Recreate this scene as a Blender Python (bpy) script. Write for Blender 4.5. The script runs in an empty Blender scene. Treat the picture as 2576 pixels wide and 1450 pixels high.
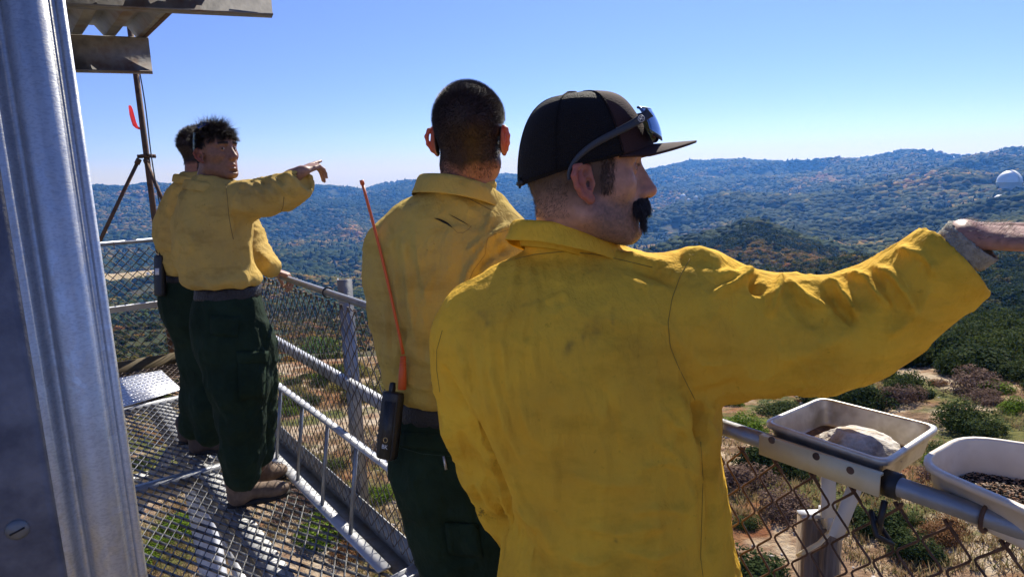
import bpy, math, random
import numpy as np
random.seed(7); RNG=np.random.default_rng(7)
# ---------------------------------------------------------------- camera
F=1725.;CX,CY=1287.5,725.
_up=np.array([-362,9644,1725.]);_up/=np.linalg.norm(_up)
_fw=np.array([0,0,-1.]);_fh=_fw-_up*_fw.dot(_up);_fh/=np.linalg.norm(_fh)
M=np.array([np.cross(_fh,_up),_fh,_up]); C0=np.array([0,0,1.57])
def ray(px,py): return M@np.array([(px-CX)/F,-(py-CY)/F,-1.])
def P(px,py,d): return C0+ray(px,py)*d
def Z(px,py,z):
    r=ray(px,py);return C0+r*((z-C0[2])/r[2])
def projv(V):
    c=(np.asarray(V)-C0)@M; return CX+F*c[:,0]/-c[:,2],CY-F*c[:,1]/-c[:,2],-c[:,2]
sc=bpy.context.scene
cam=bpy.data.cameras.new('camera');co=bpy.data.objects.new('camera',cam);sc.collection.objects.link(co)
from mathutils import Matrix, Vector
mw=np.eye(4);mw[:3,:3]=M;mw[:3,3]=C0;co.matrix_world=Matrix(mw.tolist())
cam.sensor_width=36;cam.lens=F/2575*36;cam.clip_start=.05;cam.clip_end=30000;sc.camera=co
# ---------------------------------------------------------------- light
SUN_AZ=math.radians(22);SUN_EL=math.radians(40)      # azimuth clockwise from +Y
w=bpy.data.worlds.new('World');sc.world=w;w.use_nodes=True
nt=w.node_tree;bg=nt.nodes['Background'];sky=nt.nodes.new('ShaderNodeTexSky');sky.sky_type='NISHITA'
sky.sun_disc=False;sky.sun_elevation=SUN_EL;sky.sun_rotation=SUN_AZ;sky.altitude=1600;sky.air_density=.9;sky.dust_density=0.12;sky.ozone_density=5.5
tint=nt.nodes.new('ShaderNodeMix');tint.data_type='RGBA';tint.blend_type='MULTIPLY';tint.inputs[0].default_value=1;tint.inputs[7].default_value=(.86,.75,.97,1)
nt.links.new(sky.outputs[0],tint.inputs[6]);
tcw=nt.nodes.new('ShaderNodeTexCoord');spx=nt.nodes.new('ShaderNodeSeparateXYZ');mrw=nt.nodes.new('ShaderNodeMapRange');mrw.interpolation_type='SMOOTHERSTEP'   # bright marine layer low on the horizon
mrw.inputs[1].default_value=.0;mrw.inputs[2].default_value=.035;mrw.inputs[3].default_value=.45;mrw.inputs[4].default_value=0
nt.links.new(tcw.outputs['Generated'],spx.inputs[0]);nt.links.new(spx.outputs[2],mrw.inputs[0]);hmx=nt.nodes.new('ShaderNodeMix');hmx.data_type='RGBA';hmx.inputs[7].default_value=(3.9,3.9,3.9,1)
nt.links.new(mrw.outputs[0],hmx.inputs[0]);mr2=nt.nodes.new('ShaderNodeMapRange');mr2.inputs[1].default_value=.03;mr2.inputs[2].default_value=.32;dk=nt.nodes.new('ShaderNodeMix');dk.data_type='RGBA';dk.inputs[6].default_value=(.66,.72,.92,1);dk.inputs[7].default_value=(1,1,1,1)
mu2=nt.nodes.new('ShaderNodeMix');mu2.data_type='RGBA';mu2.blend_type='MULTIPLY';mu2.inputs[0].default_value=1;nt.links.new(spx.outputs[2],mr2.inputs[0]);nt.links.new(mr2.outputs[0],dk.inputs[0]);nt.links.new(tint.outputs[2],mu2.inputs[6]);nt.links.new(dk.outputs[2],mu2.inputs[7])
nt.links.new(mu2.outputs[2],hmx.inputs[6]);nt.links.new(hmx.outputs[2],bg.inputs[0]);bg.inputs[1].default_value=.105
sl=bpy.data.lights.new('sun','SUN');sl.energy=5.0;sl.angle=math.radians(.5);sl.color=(1,.94,.84)
so=bpy.data.objects.new('sun',sl);sc.collection.objects.link(so)
sd=Vector((math.sin(SUN_AZ)*math.cos(SUN_EL),math.cos(SUN_AZ)*math.cos(SUN_EL),math.sin(SUN_EL)))
so.rotation_euler=sd.to_track_quat('Z','Y').to_euler()
vs=sc.view_settings;vs.view_transform='Standard';vs.look='None';vs.gamma=1;vs.exposure=0.66;vs.use_curve_mapping=False
sc.cycles.max_bounces=6;sc.cycles.diffuse_bounces=3;sc.cycles.glossy_bounces=3;sc.cycles.volume_bounces=0;sc.cycles.transparent_max_bounces=6
sc.cycles.use_denoising=True;sc.cycles.sample_clamp_indirect=4
# ---------------------------------------------------------------- helpers
COL=sc.collection
def mesh(name,V,Fs,mat=None,parent=None,smooth=False,cols=None,attrs=None):
    """Fs: list of (n,k) int arrays; cols: (nv,3)"""
    V=np.asarray(V,np.float32)
    if isinstance(Fs,np.ndarray): Fs=[Fs]
    Fs=[np.asarray(f,np.int32) for f in Fs if len(f)]
    me=bpy.data.meshes.new(name);me.vertices.add(len(V));me.vertices.foreach_set('co',V.ravel())
    L=np.concatenate([f.ravel() for f in Fs]);tot=np.concatenate([np.full(len(f),f.shape[1]) for f in Fs])
    st=np.concatenate([[0],np.cumsum(tot)[:-1]])
    me.loops.add(len(L));me.loops.foreach_set('vertex_index',L)
    me.polygons.add(len(tot));me.polygons.foreach_set('loop_start',st.astype(np.int32))
    if smooth: me.polygons.foreach_set('use_smooth',np.ones(len(tot),bool))
    me.update(calc_edges=True);me.validate()
    if cols is not None:
        a=me.color_attributes.new('col','FLOAT_COLOR','POINT');c=np.ones((len(V),4),np.float32);c[:,:3]=cols;a.data.foreach_set('color',c.ravel())
    for k,v in (attrs or {}).items():
        a=me.attributes.new(k,'FLOAT','POINT');a.data.foreach_set('value',np.asarray(v,np.float32))
    o=bpy.data.objects.new(name,me);COL.objects.link(o)
    if mat: me.materials.append(mat)
    if parent: setp(o,parent)
    return o
def setp(o,p):
    o.parent=p
    o.matrix_parent_inverse=Matrix.Translation(-p.location)
def thing(name,loc,label,cat,group=None):
    o=bpy.data.objects.new(name,None);o.empty_display_size=.1;COL.objects.link(o);o.location=Vector([float(c) for c in loc]);return tag(o,label,cat,group)
def tag(o,label=None,cat=None,group=None,kind=None):
    if label:o['label']=label
    if cat:o['category']=cat
    if group:o['group']=group
    if kind:o['kind']=kind
    return o
class MB:
    def __init__(s): s.V=[];s.T=[];s.Q=[];s.n=0;s.C=[]
    def add(s,V,T=None,Q=None):
        V=np.asarray(V,float)
        if T is not None and len(T): s.T.append(np.asarray(T)+s.n)
        if Q is not None and len(Q): s.Q.append(np.asarray(Q)+s.n)
        s.V.append(V);s.n+=len(V);return s
    def box(s,c,ax,ay,az):   # centre, half axes vectors
        c,ax,ay,az=map(lambda q:np.asarray(q,float),(c,ax,ay,az))
        V=[c+i*ax+j*ay+k*az for k in(-1,1) for j in(-1,1) for i in(-1,1)]
        return s.add(V,None,[[0,2,3,1],[4,5,7,6],[0,1,5,4],[2,6,7,3],[0,4,6,2],[1,3,7,5]])
    def bar(s,a,b,w,h,up=(0,0,1)):
        a,b=np.asarray(a,float),np.asarray(b,float);d=b-a;L=np.linalg.norm(d);d/=L
        x=np.cross(d,up);x/=np.linalg.norm(x);z=np.cross(x,d)
        return s.box((a+b)/2,d*L/2,x*w/2,z*h/2)
    def tube(s,pts,r,n=8,cap=True):
        pts=np.asarray(pts,float);m=len(pts);r=np.broadcast_to(np.asarray(r,float),(m,))
        T=np.gradient(pts,axis=0);T/=np.linalg.norm(T,axis=1)[:,None]+1e-12
        u=np.array([0,0,1.]) if abs(T[0][2])<.9 else np.array([1.,0,0]);Vs=[]
        u=u-T[0]*u.dot(T[0]);u/=np.linalg.norm(u)
        for i in range(m):
            u=u-T[i]*u.dot(T[i]);u/=np.linalg.norm(u);v=np.cross(T[i],u)
            a=np.arange(n)*2*math.pi/n
            Vs.append(pts[i]+r[i]*(np.cos(a)[:,None]*u+np.sin(a)[:,None]*v))
        V=np.concatenate(Vs);Q=[]
        for i in range(m-1):
            for j in range(n): Q.append([i*n+j,i*n+(j+1)%n,(i+1)*n+(j+1)%n,(i+1)*n+j])
        T_=[]
        if cap:
            V=np.concatenate([V,[pts[0]],[pts[-1]]]);a0=m*n
            for j in range(n): T_.append([a0,(j+1)%n,j]);T_.append([a0+1,(m-1)*n+j,(m-1)*n+(j+1)%n])
        return s.add(V,T_,Q)
    def lathe(s,c,prof,n=24,axis=(0,0,1),sx=None):
        """prof: (r,h) list"""
        ax=np.asarray(axis,float);ax/=np.linalg.norm(ax)
        u=np.cross(ax,[0,1,0]) if abs(ax[1])<.9 else np.cross(ax,[1,0,0]);u/=np.linalg.norm(u);v=np.cross(ax,u)
        a=np.arange(n)*2*math.pi/n;V=[];Q=[]
        for r,h in prof: V.append(np.asarray(c)+ax*h+r*(np.cos(a)[:,None]*u+np.sin(a)[:,None]*v))
        for i in range(len(prof)-1):
            for j in range(n): Q.append([i*n+j,i*n+(j+1)%n,(i+1)*n+(j+1)%n,(i+1)*n+j])
        return s.add(np.concatenate(V),None,Q)
    def extrude(s,prof,o,ex,ey,d,closed=True,caps=True):
        """profile (k,2) in axes ex,ey swept by vector d from o"""
        prof=np.asarray(prof,float);k=len(prof);o=np.asarray(o,float)
        B=o+prof[:,:1]*np.asarray(ex)+prof[:,1:]*np.asarray(ey);V=np.concatenate([B,B+np.asarray(d)])
        R=range(k if closed else k-1)
        s.add(V,None,[[j,(j+1)%k,k+(j+1)%k,k+j] for j in R])
        if caps and closed:
            s.capn.append((s.n-2*k,k)) if hasattr(s,'capn') else setattr(s,'capn',[(s.n-2*k,k)])
        return s
    def build(s,name,mat,parent=None,smooth=False):
        Fs=[]
        if s.T:Fs.append(np.concatenate(s.T))
        if s.Q:Fs.append(np.concatenate(s.Q))
        for a,k in getattr(s,'capn',[]):
            Fs.append(np.arange(a,a+k)[None,::-1]);Fs.append(np.arange(a+k,a+2*k)[None,:])
        return mesh(name,np.concatenate(s.V),Fs,mat,parent,smooth)
# value noise
def _h(i,j,k):
    n=(i.astype(np.int64)*73856093)^(j.astype(np.int64)*19349663)^(k.astype(np.int64)*83492791)
    n=(n^(n>>13))*1274126177;n=n&0x7fffffff;n=(n^(n>>15))&0xffffff
    return n.astype(np.float64)/0xffffff*2-1
def noise(x,y,z=0.):
    x,y,z=np.broadcast_arrays(np.asarray(x,float),y,z)
    i,j,k=np.floor(x),np.floor(y),np.floor(z);fx,fy,fz=x-i,y-j,z-k
    fx,fy,fz=[f*f*f*(f*(f*6-15)+10) for f in(fx,fy,fz)];r=0
    for a in(0,1):
        for b in(0,1):
            for c in(0,1):
                r=r+_h(i+a,j+b,k+c)*(fx if a else 1-fx)*(fy if b else 1-fy)*(fz if c else 1-fz)
    return r
def fbm(x,y,z=0.,o=4,g=.5):
    r=0;a=1
    for q in range(o): r=r+a*noise(np.asarray(x)*2**q+q*17.3,np.asarray(y)*2**q-q*9.1,np.asarray(z)*2**q+q*3.7);a*=g
    return r
# ---------------------------------------------------------------- materials
def mat(name,col=(.5,.5,.5),rough=.6,metal=0.,spec=.5,var=None,scale=5.,bump=0.,bscale=50.,detail=4.,coords='Object',stretch=None,sheen=0.,extra=None):
    m=bpy.data.materials.new(name);m.use_nodes=True;n=m.node_tree.nodes;l=m.node_tree.links;b=n['Principled BSDF']
    b.inputs['Base Color'].default_value=(*col,1);b.inputs['Roughness'].default_value=rough;b.inputs['Metallic'].default_value=metal
    b.inputs['Specular IOR Level'].default_value=spec
    if sheen: b.inputs['Sheen Weight'].default_value=sheen;b.inputs['Sheen Roughness'].default_value=.5
    tc=n.new('ShaderNodeTexCoord');src=tc.outputs[coords]
    if stretch:
        mp=n.new('ShaderNodeMapping');mp.inputs['Scale'].default_value=stretch;l.new(src,mp.inputs[0]);src=mp.outputs[0]
    if var:
        nz=n.new('ShaderNodeTexNoise');nz.inputs['Scale'].default_value=scale;nz.inputs['Detail'].default_value=detail;nz.inputs['Roughness'].default_value=.6;l.new(src,nz.inputs['Vector'])
        cr=n.new('ShaderNodeValToRGB');e=cr.color_ramp.elements
        st=[(.35,col)]+[(.35+.3*(i+1)/len(var),c) for i,c in enumerate(var)]
        e[0].position,e[0].color=st[0][0],(*st[0][1],1);e[1].position,e[1].color=st[-1][0],(*st[-1][1],1)
        for p_,c in st[1:-1]: q=e.new(p_);q.color=(*c,1)
        l.new(nz.outputs[0],cr.inputs[0]);l.new(cr.outputs[0],b.inputs['Base Color'])
    if bump:
        nb=n.new('ShaderNodeTexNoise');nb.inputs['Scale'].default_value=bscale;nb.inputs['Detail'].default_value=3;l.new(src,nb.inputs['Vector'])
        bp=n.new('ShaderNodeBump');bp.inputs['Strength'].default_value=bump;bp.inputs['Distance'].default_value=.01;l.new(nb.outputs[0],bp.inputs['Height']);l.new(bp.outputs[0],b.inputs['Normal'])
    if extra: extra(m,n,l,b,src)
    return m
# ---------------------------------------------------------------- terrain
def az_of(px,py=450):
    r=ray(px,py);return math.atan2(r[0],r[1])
def el_for(az,py):
    lo,hi=-1.2,.6
    for _ in range(40):
        e=(lo+hi)/2;d=np.array([math.sin(az)*math.cos(e),math.cos(az)*math.cos(e),math.sin(e)]);c=M.T@d
        y=CY-F*c[1]/-c[2]
        if y>py: lo=e
        else: hi=e
    return e
RR=[0,12,25,45,70,150,350,700,1100,1500,1900,2500,3200,4500]
near={-900:[-10.3,-10.6,-11.0,-12.2,-16.6],250:[-10.3,-10.6,-11.0,-12.2,-16.6],1000:[-10.3,-10.6,-11.0,-12.6,-17.5],1700:[-10.3,-10.6,-10.9,-12.5,-16.5],2150:[-10.3,-10.4,-10.5,-11.8,-15.5],2575:[-10.2,-10.2,-10.0,-10.6,-13.3],3300:[-10.2,-10,-9.5,-9.5,-11.5]}
far={-900:[960,880,800,745,705,664,590,530,465],250:[960,875,800,750,714,672,590,530,470],700:[955,865,780,705,668,640,580,520,475],1000:[955,865,775,700,665,638,575,515,462],
1300:[950,855,760,690,655,630,570,510,437],1700:[935,800,622,645,600,512,530,468,415],1900:[930,775,569,605,560,500,515,443,408],2150:[915,690,648,620,540,474,480,424,395],
2400:[890,725,630,560,500,455,438,406,404],2575:[860,690,600,530,482,448,415,381,420],3300:[830,640,560,500,465,430,400,365,410]}
st=sorted(far);AZs=np.array([az_of(p) for p in st])
HT=[]
for p,a in zip(st,AZs):
    nz_=[float(np.interp(p,sorted(near),[near[k][i] for k in sorted(near)])) for i in range(5)]
    HT.append(nz_+[1.57+r*math.tan(el_for(a,y)) for r,y in zip(RR[5:],far[p])])
HT=np.array(HT);LR=np.log(np.array(RR)+12.)
sky_px=[-900,235,300,380,600,830,900,960,1010,1060,1240,1300,1500,1635,1700,1740,1850,1960,2094,2130,2200,2280,2340,2390,2450,2575,3300]
sky_y=[468,470,472,465,468,472,478,462,455,452,440,440,437,430,415,410,405,412,409,400,388,382,385,402,410,420,410]
r3_px=[-900,250,1500,1640,1700,1884,2094,2250,2391,2450,2520,2575,2700,3300];r3_y=[530,530,500,474,468,444,426,418,406,388,378,380,372,365]
def ridge(px,ys,r):
    A=np.array([az_of(p) for p in px]);Hh=np.array([1.57+r*math.tan(el_for(a,y)) for a,y in zip(A,ys)]);return A,Hh
SA,SH=ridge(sky_px,sky_y,4500);TA,TH=ridge(r3_px,r3_y,3200)
def smooth_interp(x,xp,fp):
    i=np.clip(np.searchsorted(xp,x)-1,0,len(xp)-2);t=np.clip((x-xp[i])/(xp[i+1]-xp[i]),0,1);t=t*t*(3-2*t)
    return fp[i]*(1-t)+fp[i+1]*t
def height(x,y):
    x=np.asarray(x,float);y=np.asarray(y,float);sh=x.shape;x=x.ravel();y=y.ravel()
    r=np.hypot(x,y);a=np.clip(np.arctan2(x,y),AZs[0],AZs[-1])
    cols=[np.interp(a,AZs,HT[:,i]) for i in range(len(RR))]
    cols[-1]=np.interp(a,SA,SH);cols[-2]=np.interp(a,TA,TH);cols=np.array(cols)
    lr=np.log(r+12.);i=np.clip(np.searchsorted(LR,lr)-1,0,len(RR)-2);t=np.clip((lr-LR[i])/(LR[i+1]-LR[i]),0,1)
    t2=t*t*(3-2*t);t=np.where(r<1500,.7*t+.3*t2,t2);k=np.arange(len(x))
    z=cols[i,k]*(1-t)+cols[i+1,k]*t
    z=np.where(r>4500,z-(r-4500)*.35,z)
    # ravines and bumps, fading out on ridge lines
    near_w=np.clip((r-30)/200,0,1);cw=np.clip(np.abs(np.interp(lr,[LR[0],LR[9],LR[10],LR[11],LR[12],LR[12]+.12,LR[13],LR[13]+.2],[1,1,.4,1,.15,1,.1,.1])),0,1)
    mead=meadow(x,y)
    rav=-np.abs(fbm(x/420+3,y/600,0,3))*r*.036*near_w*cw*np.clip((r-350)/500,0,1)+ .010*r*near_w*cw
    z=z+rav*(1-mead)+fbm(x/9,y/9,1.,3)*.25*np.clip(r/20,0,1)+fbm(x/60,y/60,2.,3)*np.minimum(.012*r,5)*near_w*(1-mead)
    return z.reshape(sh)
def meadow(x,y):
    r=np.hypot(x,y);a=np.arctan2(x,y)
    e=np.clip(1-np.abs((r-1560)/260.),0,1)*np.clip((az_of(620)-a)/.08,0,1)
    return np.clip(e*3,0,1)
azl=np.radians(np.concatenate([np.arange(-180,-60,6),np.arange(-60,-44,1.),np.arange(-44,46,.16),np.arange(46,60,1.),np.arange(60,180,6)]))
rl=np.concatenate([[0.],np.geomspace(2,9000,430)])
A2,R2=np.meshgrid(azl,rl,indexing='ij');X=np.sin(A2)*R2;Y=np.cos(A2)*R2;Hz=height(X,Y)
na,nr=A2.shape;idx=np.arange(na*nr).reshape(na,nr)
a_=idx;b_=np.roll(idx,-1,0);Q=np.stack([a_[:,:-1],a_[:,1:],b_[:,1:],b_[:,:-1]],-1).reshape(-1,4)
def groundmat():
    m=bpy.data.materials.new('ground');m.use_nodes=True;n=m.node_tree.nodes;l=m.node_tree.links;b=n['Principled BSDF'];b.inputs['Roughness'].default_value=.95;b.inputs['Specular IOR Level'].default_value=.1
    g=n.new('ShaderNodeNewGeometry')
    def ns(s,d=5,off=0):
        q=n.new('ShaderNodeTexNoise');q.inputs['Scale'].default_value=s;q.inputs['Detail'].default_value=d;q.inputs['Roughness'].default_value=.62
        mp=n.new('ShaderNodeMapping');mp.inputs['Location'].default_value=(off,off,0);l.new(g.outputs['Position'],mp.inputs[0]);l.new(mp.outputs[0],q.inputs['Vector']);return q.outputs[0]
    def ramp(f,st):
        cr=n.new('ShaderNodeValToRGB');e=cr.color_ramp.elements;e[0].position,e[0].color=st[0][0],(*st[0][1],1);e[1].position,e[1].color=st[-1][0],(*st[-1][1],1)
        for p_,c in st[1:-1]: q=e.new(p_);q.color=(*c,1)
        l.new(f,cr.inputs[0]);return cr.outputs[0]
    def mx(f,a,c):
        q=n.new('ShaderNodeMix');q.data_type='RGBA';l.new(f,q.inputs[0]);l.new(a,q.inputs[6]);l.new(c,q.inputs[7]);return q.outputs[2]
    dirt=ramp(ns(.55,6),[(.36,(.13,.08,.045)),(.45,(.27,.17,.10)),(.52,(.40,.30,.19)),(.62,(.50,.41,.29))])
    red=ramp(ns(1.3,5,31),[(.4,(.18,.07,.03)),(.6,(.30,.17,.08))])
    grass=ramp(ns(2.1,6,77),[(.4,(.06,.075,.02)),(.6,(.16,.15,.045))])
    f1=ramp(ns(.16,4,11),[(.50,(0,0,0)),(.58,(1,1,1))]);f2=ramp(ns(.22,5,53),[(.50,(0,0,0)),(.57,(1,1,1))])
    nearc=mx(f2,mx(f1,dirt,red),grass)
    farc=ramp(ns(.012,8,5),[(.36,(.020,.035,.014)),(.5,(.045,.055,.022)),(.62,(.12,.085,.035))])
    mea=ramp(ns(.0035,6,19),[(.40,(.13,.16,.05)),(.5,(.34,.26,.12)),(.6,(.42,.33,.19))])
    at=n.new('ShaderNodeAttribute');at.attribute_name='far';am=n.new('ShaderNodeAttribute');am.attribute_name='mead'
    c=mx(am.outputs['Fac'],mx(at.outputs['Fac'],nearc,farc),mea);l.new(c,b.inputs['Base Color'])
    bp=n.new('ShaderNodeBump');bp.inputs['Strength'].default_value=.8;bp.inputs['Distance'].default_value=.25;l.new(ns(3.5,6),bp.inputs['Height']);l.new(bp.outputs[0],b.inputs['Normal'])
    return m
farw=np.clip((R2-70)/120,0,1)
g=mesh('ground',np.stack([X,Y,Hz],-1).reshape(-1,3),Q[:,::-1],groundmat(),None,True,attrs=dict(far=farw.ravel(),mead=meadow(X,Y).ravel()));tag(g,kind='structure')
# ---------------------------------------------------------------- vegetation
def ico(sub=1):
    import bmesh
    bm=bmesh.new();bmesh.ops.create_icosphere(bm,subdivisions=sub,radius=1.);V=np.array([v.co[:] for v in bm.verts]);T=np.array([[v.index for v in f.verts] for f in bm.faces]);bm.free();return V,T
def folmat(name,cols,inst=False):
    m=bpy.data.materials.new(name);m.use_nodes=True;n=m.node_tree.nodes;l=m.node_tree.links;b=n['Principled BSDF'];b.inputs['Roughness'].default_value=.8;b.inputs['Specular IOR Level'].default_value=.04
    if inst:
        at=n.new('ShaderNodeAttribute');at.attribute_type='INSTANCER';at.attribute_name='tint';f=at.outputs['Fac']
    else:
        at=n.new('ShaderNodeNewGeometry');f=at.outputs['Random Per Island']
    cr=n.new('ShaderNodeValToRGB');cr.color_ramp.interpolation='LINEAR';e=cr.color_ramp.elements
    k=len(cols);e[0].position=cols[0][0];e[0].color=(*cols[0][1],1);e[1].position=cols[-1][0];e[1].color=(*cols[-1][1],1)
    for p_,c in cols[1:-1]: q=e.new(p_);q.color=(*c,1)
    l.new(f,cr.inputs[0])
    tr=n.new('ShaderNodeBsdfTranslucent');l.new(cr.outputs[0],tr.inputs[0]);l.new(cr.outputs[0],b.inputs['Base Color'])
    ms=n.new('ShaderNodeMixShader');ms.inputs[0].default_value=.3;l.new(b.outputs[0],ms.inputs[1]);l.new(tr.outputs[0],ms.inputs[2])
    l.new(ms.outputs[0],n['Material Output'].inputs[0]);return m
def leaf_blob(nl,leaf,seed,flat=.75,lumps=9,up=.3):
    """shrub of small leaf faces gathered in lumps; unit radius"""
    rg=np.random.default_rng(seed)
    c=rg.normal(size=(lumps,3));c/=np.linalg.norm(c,axis=1)[:,None];c*=rg.uniform(.3,.68,(lumps,1));c[:,2]=np.abs(c[:,2])*flat
    rad=rg.uniform(.26,.46,lumps)
    k=rg.integers(0,lumps,nl);d=rg.normal(size=(nl,3));d/=np.linalg.norm(d,axis=1)[:,None]
    p=c[k]+d*(rad[k]*rg.uniform(.75,1.08,nl))[:,None];p[:,2]*=1.0
    nrm=d+rg.normal(size=(nl,3))*.6+np.array([0,0,up]);nrm/=np.linalg.norm(nrm,axis=1)[:,None]
    a=np.cross(nrm,rg.normal(size=(nl,3)));a/=np.linalg.norm(a,axis=1)[:,None];b=np.cross(nrm,a)
    s=leaf*rg.uniform(.6,1.3,nl)[:,None]
    V=np.stack([p-a*s,p-b*s*.55,p+a*s,p+b*s*.55],1);V[:,:,2]=np.maximum(V[:,:,2],-.05)
    return V.reshape(-1,3),np.arange(nl*4).reshape(-1,4)
def blob(seed,sub=2,cone=False):
    V,T=ico(sub);n_=V/np.linalg.norm(V,axis=1)[:,None]
    f=1+.42*noise(n_[:,0]*2.3+seed*7,n_[:,1]*2.3,n_[:,2]*2.3)+.2*noise(n_[:,0]*5+seed,n_[:,1]*5,n_[:,2]*5)
    V=n_*f[:,None]
    if cone:
        h=(V[:,2]+1)/2;V[:,0]*=(1-h*.85)*.6;V[:,1]*=(1-h*.85)*.6;V[:,2]=h*2.2-.3
    return V,T
protos=bpy.data.collections.new('wood_prototypes')   # never linked to the scene itself
WC=[(0,(.012,.030,.010)),(.30,(.028,.052,.014)),(.50,(.065,.088,.020)),(.66,(.17,.14,.03)),(.85,(.36,.22,.05)),(1,(.45,.22,.07))]
wm=folmat('far_foliage',WC,True)
def proto(name,V,Fq,m):
    o=mesh(name,V,Fq,m);COL.objects.unlink(o);protos.objects.link(o);return o
for s_ in range(3): V,T=blob(s_,2);proto('a_far_crown',V,T,wm)
V,T=blob(5,2,True);proto('b_far_conifer',V,T,wm)
for s_ in range(2): V,Qf=leaf_blob(420,.16,40+s_,lumps=8);proto('c_scrub',V,Qf,wm)
N=int(__import__("os").environ.get("NT","230000"))
r=RNG.uniform(72,4750,N);a=np.radians(RNG.uniform(-42,43,N));x=np.sin(a)*r;y=np.cos(a)*r
den=fbm(x/120,y/120,5.,4)+.25*noise(x/25,y/25)
keep=(den>-.75+.7*np.clip((400-r)/400,0,1))&(meadow(x,y)<.3+RNG.uniform(-.2,.25,N))
scrubland=np.clip((1300-r)/400,0,1)*np.clip((az_of(1500)-a)/.2,0,1)   # lower slope on the left: low scrub with gaps
keep&=~((scrubland>.3)&(RNG.uniform(0,1,N)<.30)&(den<.2))
x,y,r,a,den,scl=[q[keep] for q in (x,y,r,a,den,scrubland)]
z=height(x,y);n_=len(x)
size=np.minimum(1.3+.0050*r,9.5)*RNG.uniform(.6,1.35,n_)*(1-.35*scl)
size*=np.where(r<300,.8,1)
tint=np.clip(RNG.normal(.30,.13,n_)+.22*fbm(x/500,y/500,2.,2)+.42*np.clip(fbm(x/230,y/230,9.,4)*1.1+.05,0,1)*(RNG.uniform(0,1,n_)<.75),0,1)
tint=np.clip(tint+.25*scl*(noise(x/40,y/40)>.35)*RNG.uniform(.5,1,n_),0,1)
con=(RNG.uniform(0,1,n_)<.09)&(noise(x/300,y/300,4.)>-.1)&(r>900)
pick=np.where(con,3,RNG.integers(0,3,n_));pick=np.where(r<650,RNG.integers(4,6,n_),pick)
tint=np.where(con,tint*.4,tint)
sv=np.stack([size,size,size*RNG.uniform(.55,.95,n_)*np.where(con,.9,1)],1)
me=bpy.data.meshes.new('woodland');me.vertices.add(n_);me.vertices.foreach_set('co',np.stack([x,y,z+size*.15],1).astype(np.float32).ravel())
for k,v,t in (('tint',tint,'FLOAT'),('rot',RNG.uniform(0,6.28,n_),'FLOAT')): q=me.attributes.new(k,t,'POINT');q.data.foreach_set('value',v.astype(np.float32))
q=me.attributes.new('pick','INT','POINT');q.data.foreach_set('value',pick.astype(np.int32))
q=me.attributes.new('sv','FLOAT_VECTOR','POINT');q.data.foreach_set('vector',sv.astype(np.float32).ravel())
wo=bpy.data.objects.new('woodland',me);COL.objects.link(wo);tag(wo,'oak and chaparral woodland covering the far hillsides','woodland',kind='stuff')
ng=bpy.data.node_groups.new('scatter','GeometryNodeTree')
ng.interface.new_socket('Geometry',in_out='INPUT',socket_type='NodeSocketGeometry');ng.interface.new_socket('Geometry',in_out='OUTPUT',socket_type='NodeSocketGeometry')
gi=ng.nodes.new('NodeGroupInput');go=ng.nodes.new('NodeGroupOutput');ip=ng.nodes.new('GeometryNodeInstanceOnPoints');ci=ng.nodes.new('GeometryNodeCollectionInfo')
ci.inputs['Collection'].default_value=protos;ci.inputs['Separate Children'].default_value=True;ci.inputs['Reset Children'].default_value=True
def na_(name,t):
    q=ng.nodes.new('GeometryNodeInputNamedAttribute');q.data_type=t;q.inputs['Name'].default_value=name;return [s for s in q.outputs if s.enabled and s.name=='Attribute'][0]
cx_=ng.nodes.new('ShaderNodeCombineXYZ');ng.links.new(na_('rot','FLOAT'),cx_.inputs[2])
ng.links.new(gi.outputs[0],ip.inputs['Points']);ng.links.new(ci.outputs[0],ip.inputs['Instance']);ip.inputs['Pick Instance'].default_value=True
ng.links.new(na_('pick','INT'),ip.inputs['Instance Index']);ng.links.new(cx_.outputs[0],ip.inputs['Rotation']);ng.links.new(na_('sv','FLOAT_VECTOR'),ip.inputs['Scale'])
ng.links.new(ip.outputs[0],go.inputs[0]);md=wo.modifiers.new('scatter','NODES');md.node_group=ng
# ---------------------------------------------------------------- near shrubs: individuals
SP=dict(lime=((.10,.17,.015),(.20,.27,.03),(.05,.09,.012)),olive=((.05,.075,.02),(.10,.125,.035),(.03,.05,.015)),dark=((.026,.045,.014),(.05,.075,.022),(.07,.09,.028)),
 dry=((.16,.10,.075),(.26,.18,.13),(.12,.075,.055)),rust=((.20,.09,.035),(.28,.15,.07),(.14,.09,.04)),gold=((.20,.17,.04),(.28,.24,.08),(.12,.12,.03)))
SPL=dict(lime=('bright lime green low shrub on the dry ground below the tower','lime green shrubs below the tower'),olive=('dull olive green rounded shrub on the dry ground below the tower','olive shrubs below the tower'),
 dark=('dark green dense bush standing on the dry ground below the tower','dark green bushes below the tower'),dry=('purplish brown dried out shrub on the ground below the tower','dried brown shrubs below the tower'),
 rust=('rust orange dry buckwheat clump on the ground below the tower','rust coloured clumps below the tower'),gold=('yellowish green autumn bush at the brow of the hill','yellowish bushes below the tower'))
PM={}
for i,(k,c) in enumerate(SP.items()):
    m=folmat(k+'_leaves',[(0,c[2]),(.4,c[0]),(1,c[1])]);PM[k]=[]
    for s_ in range(2):
        V,Qf=leaf_blob(4800,.038 if k!='dark' else .045,100+i*7+s_,flat=.6,lumps=14);V[:,2]=np.maximum(V[:,2],-.02)
        o=mesh(k+'_shrub_source',V,Qf,m);PM[k].append(o.data);bpy.data.objects.remove(o)
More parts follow.
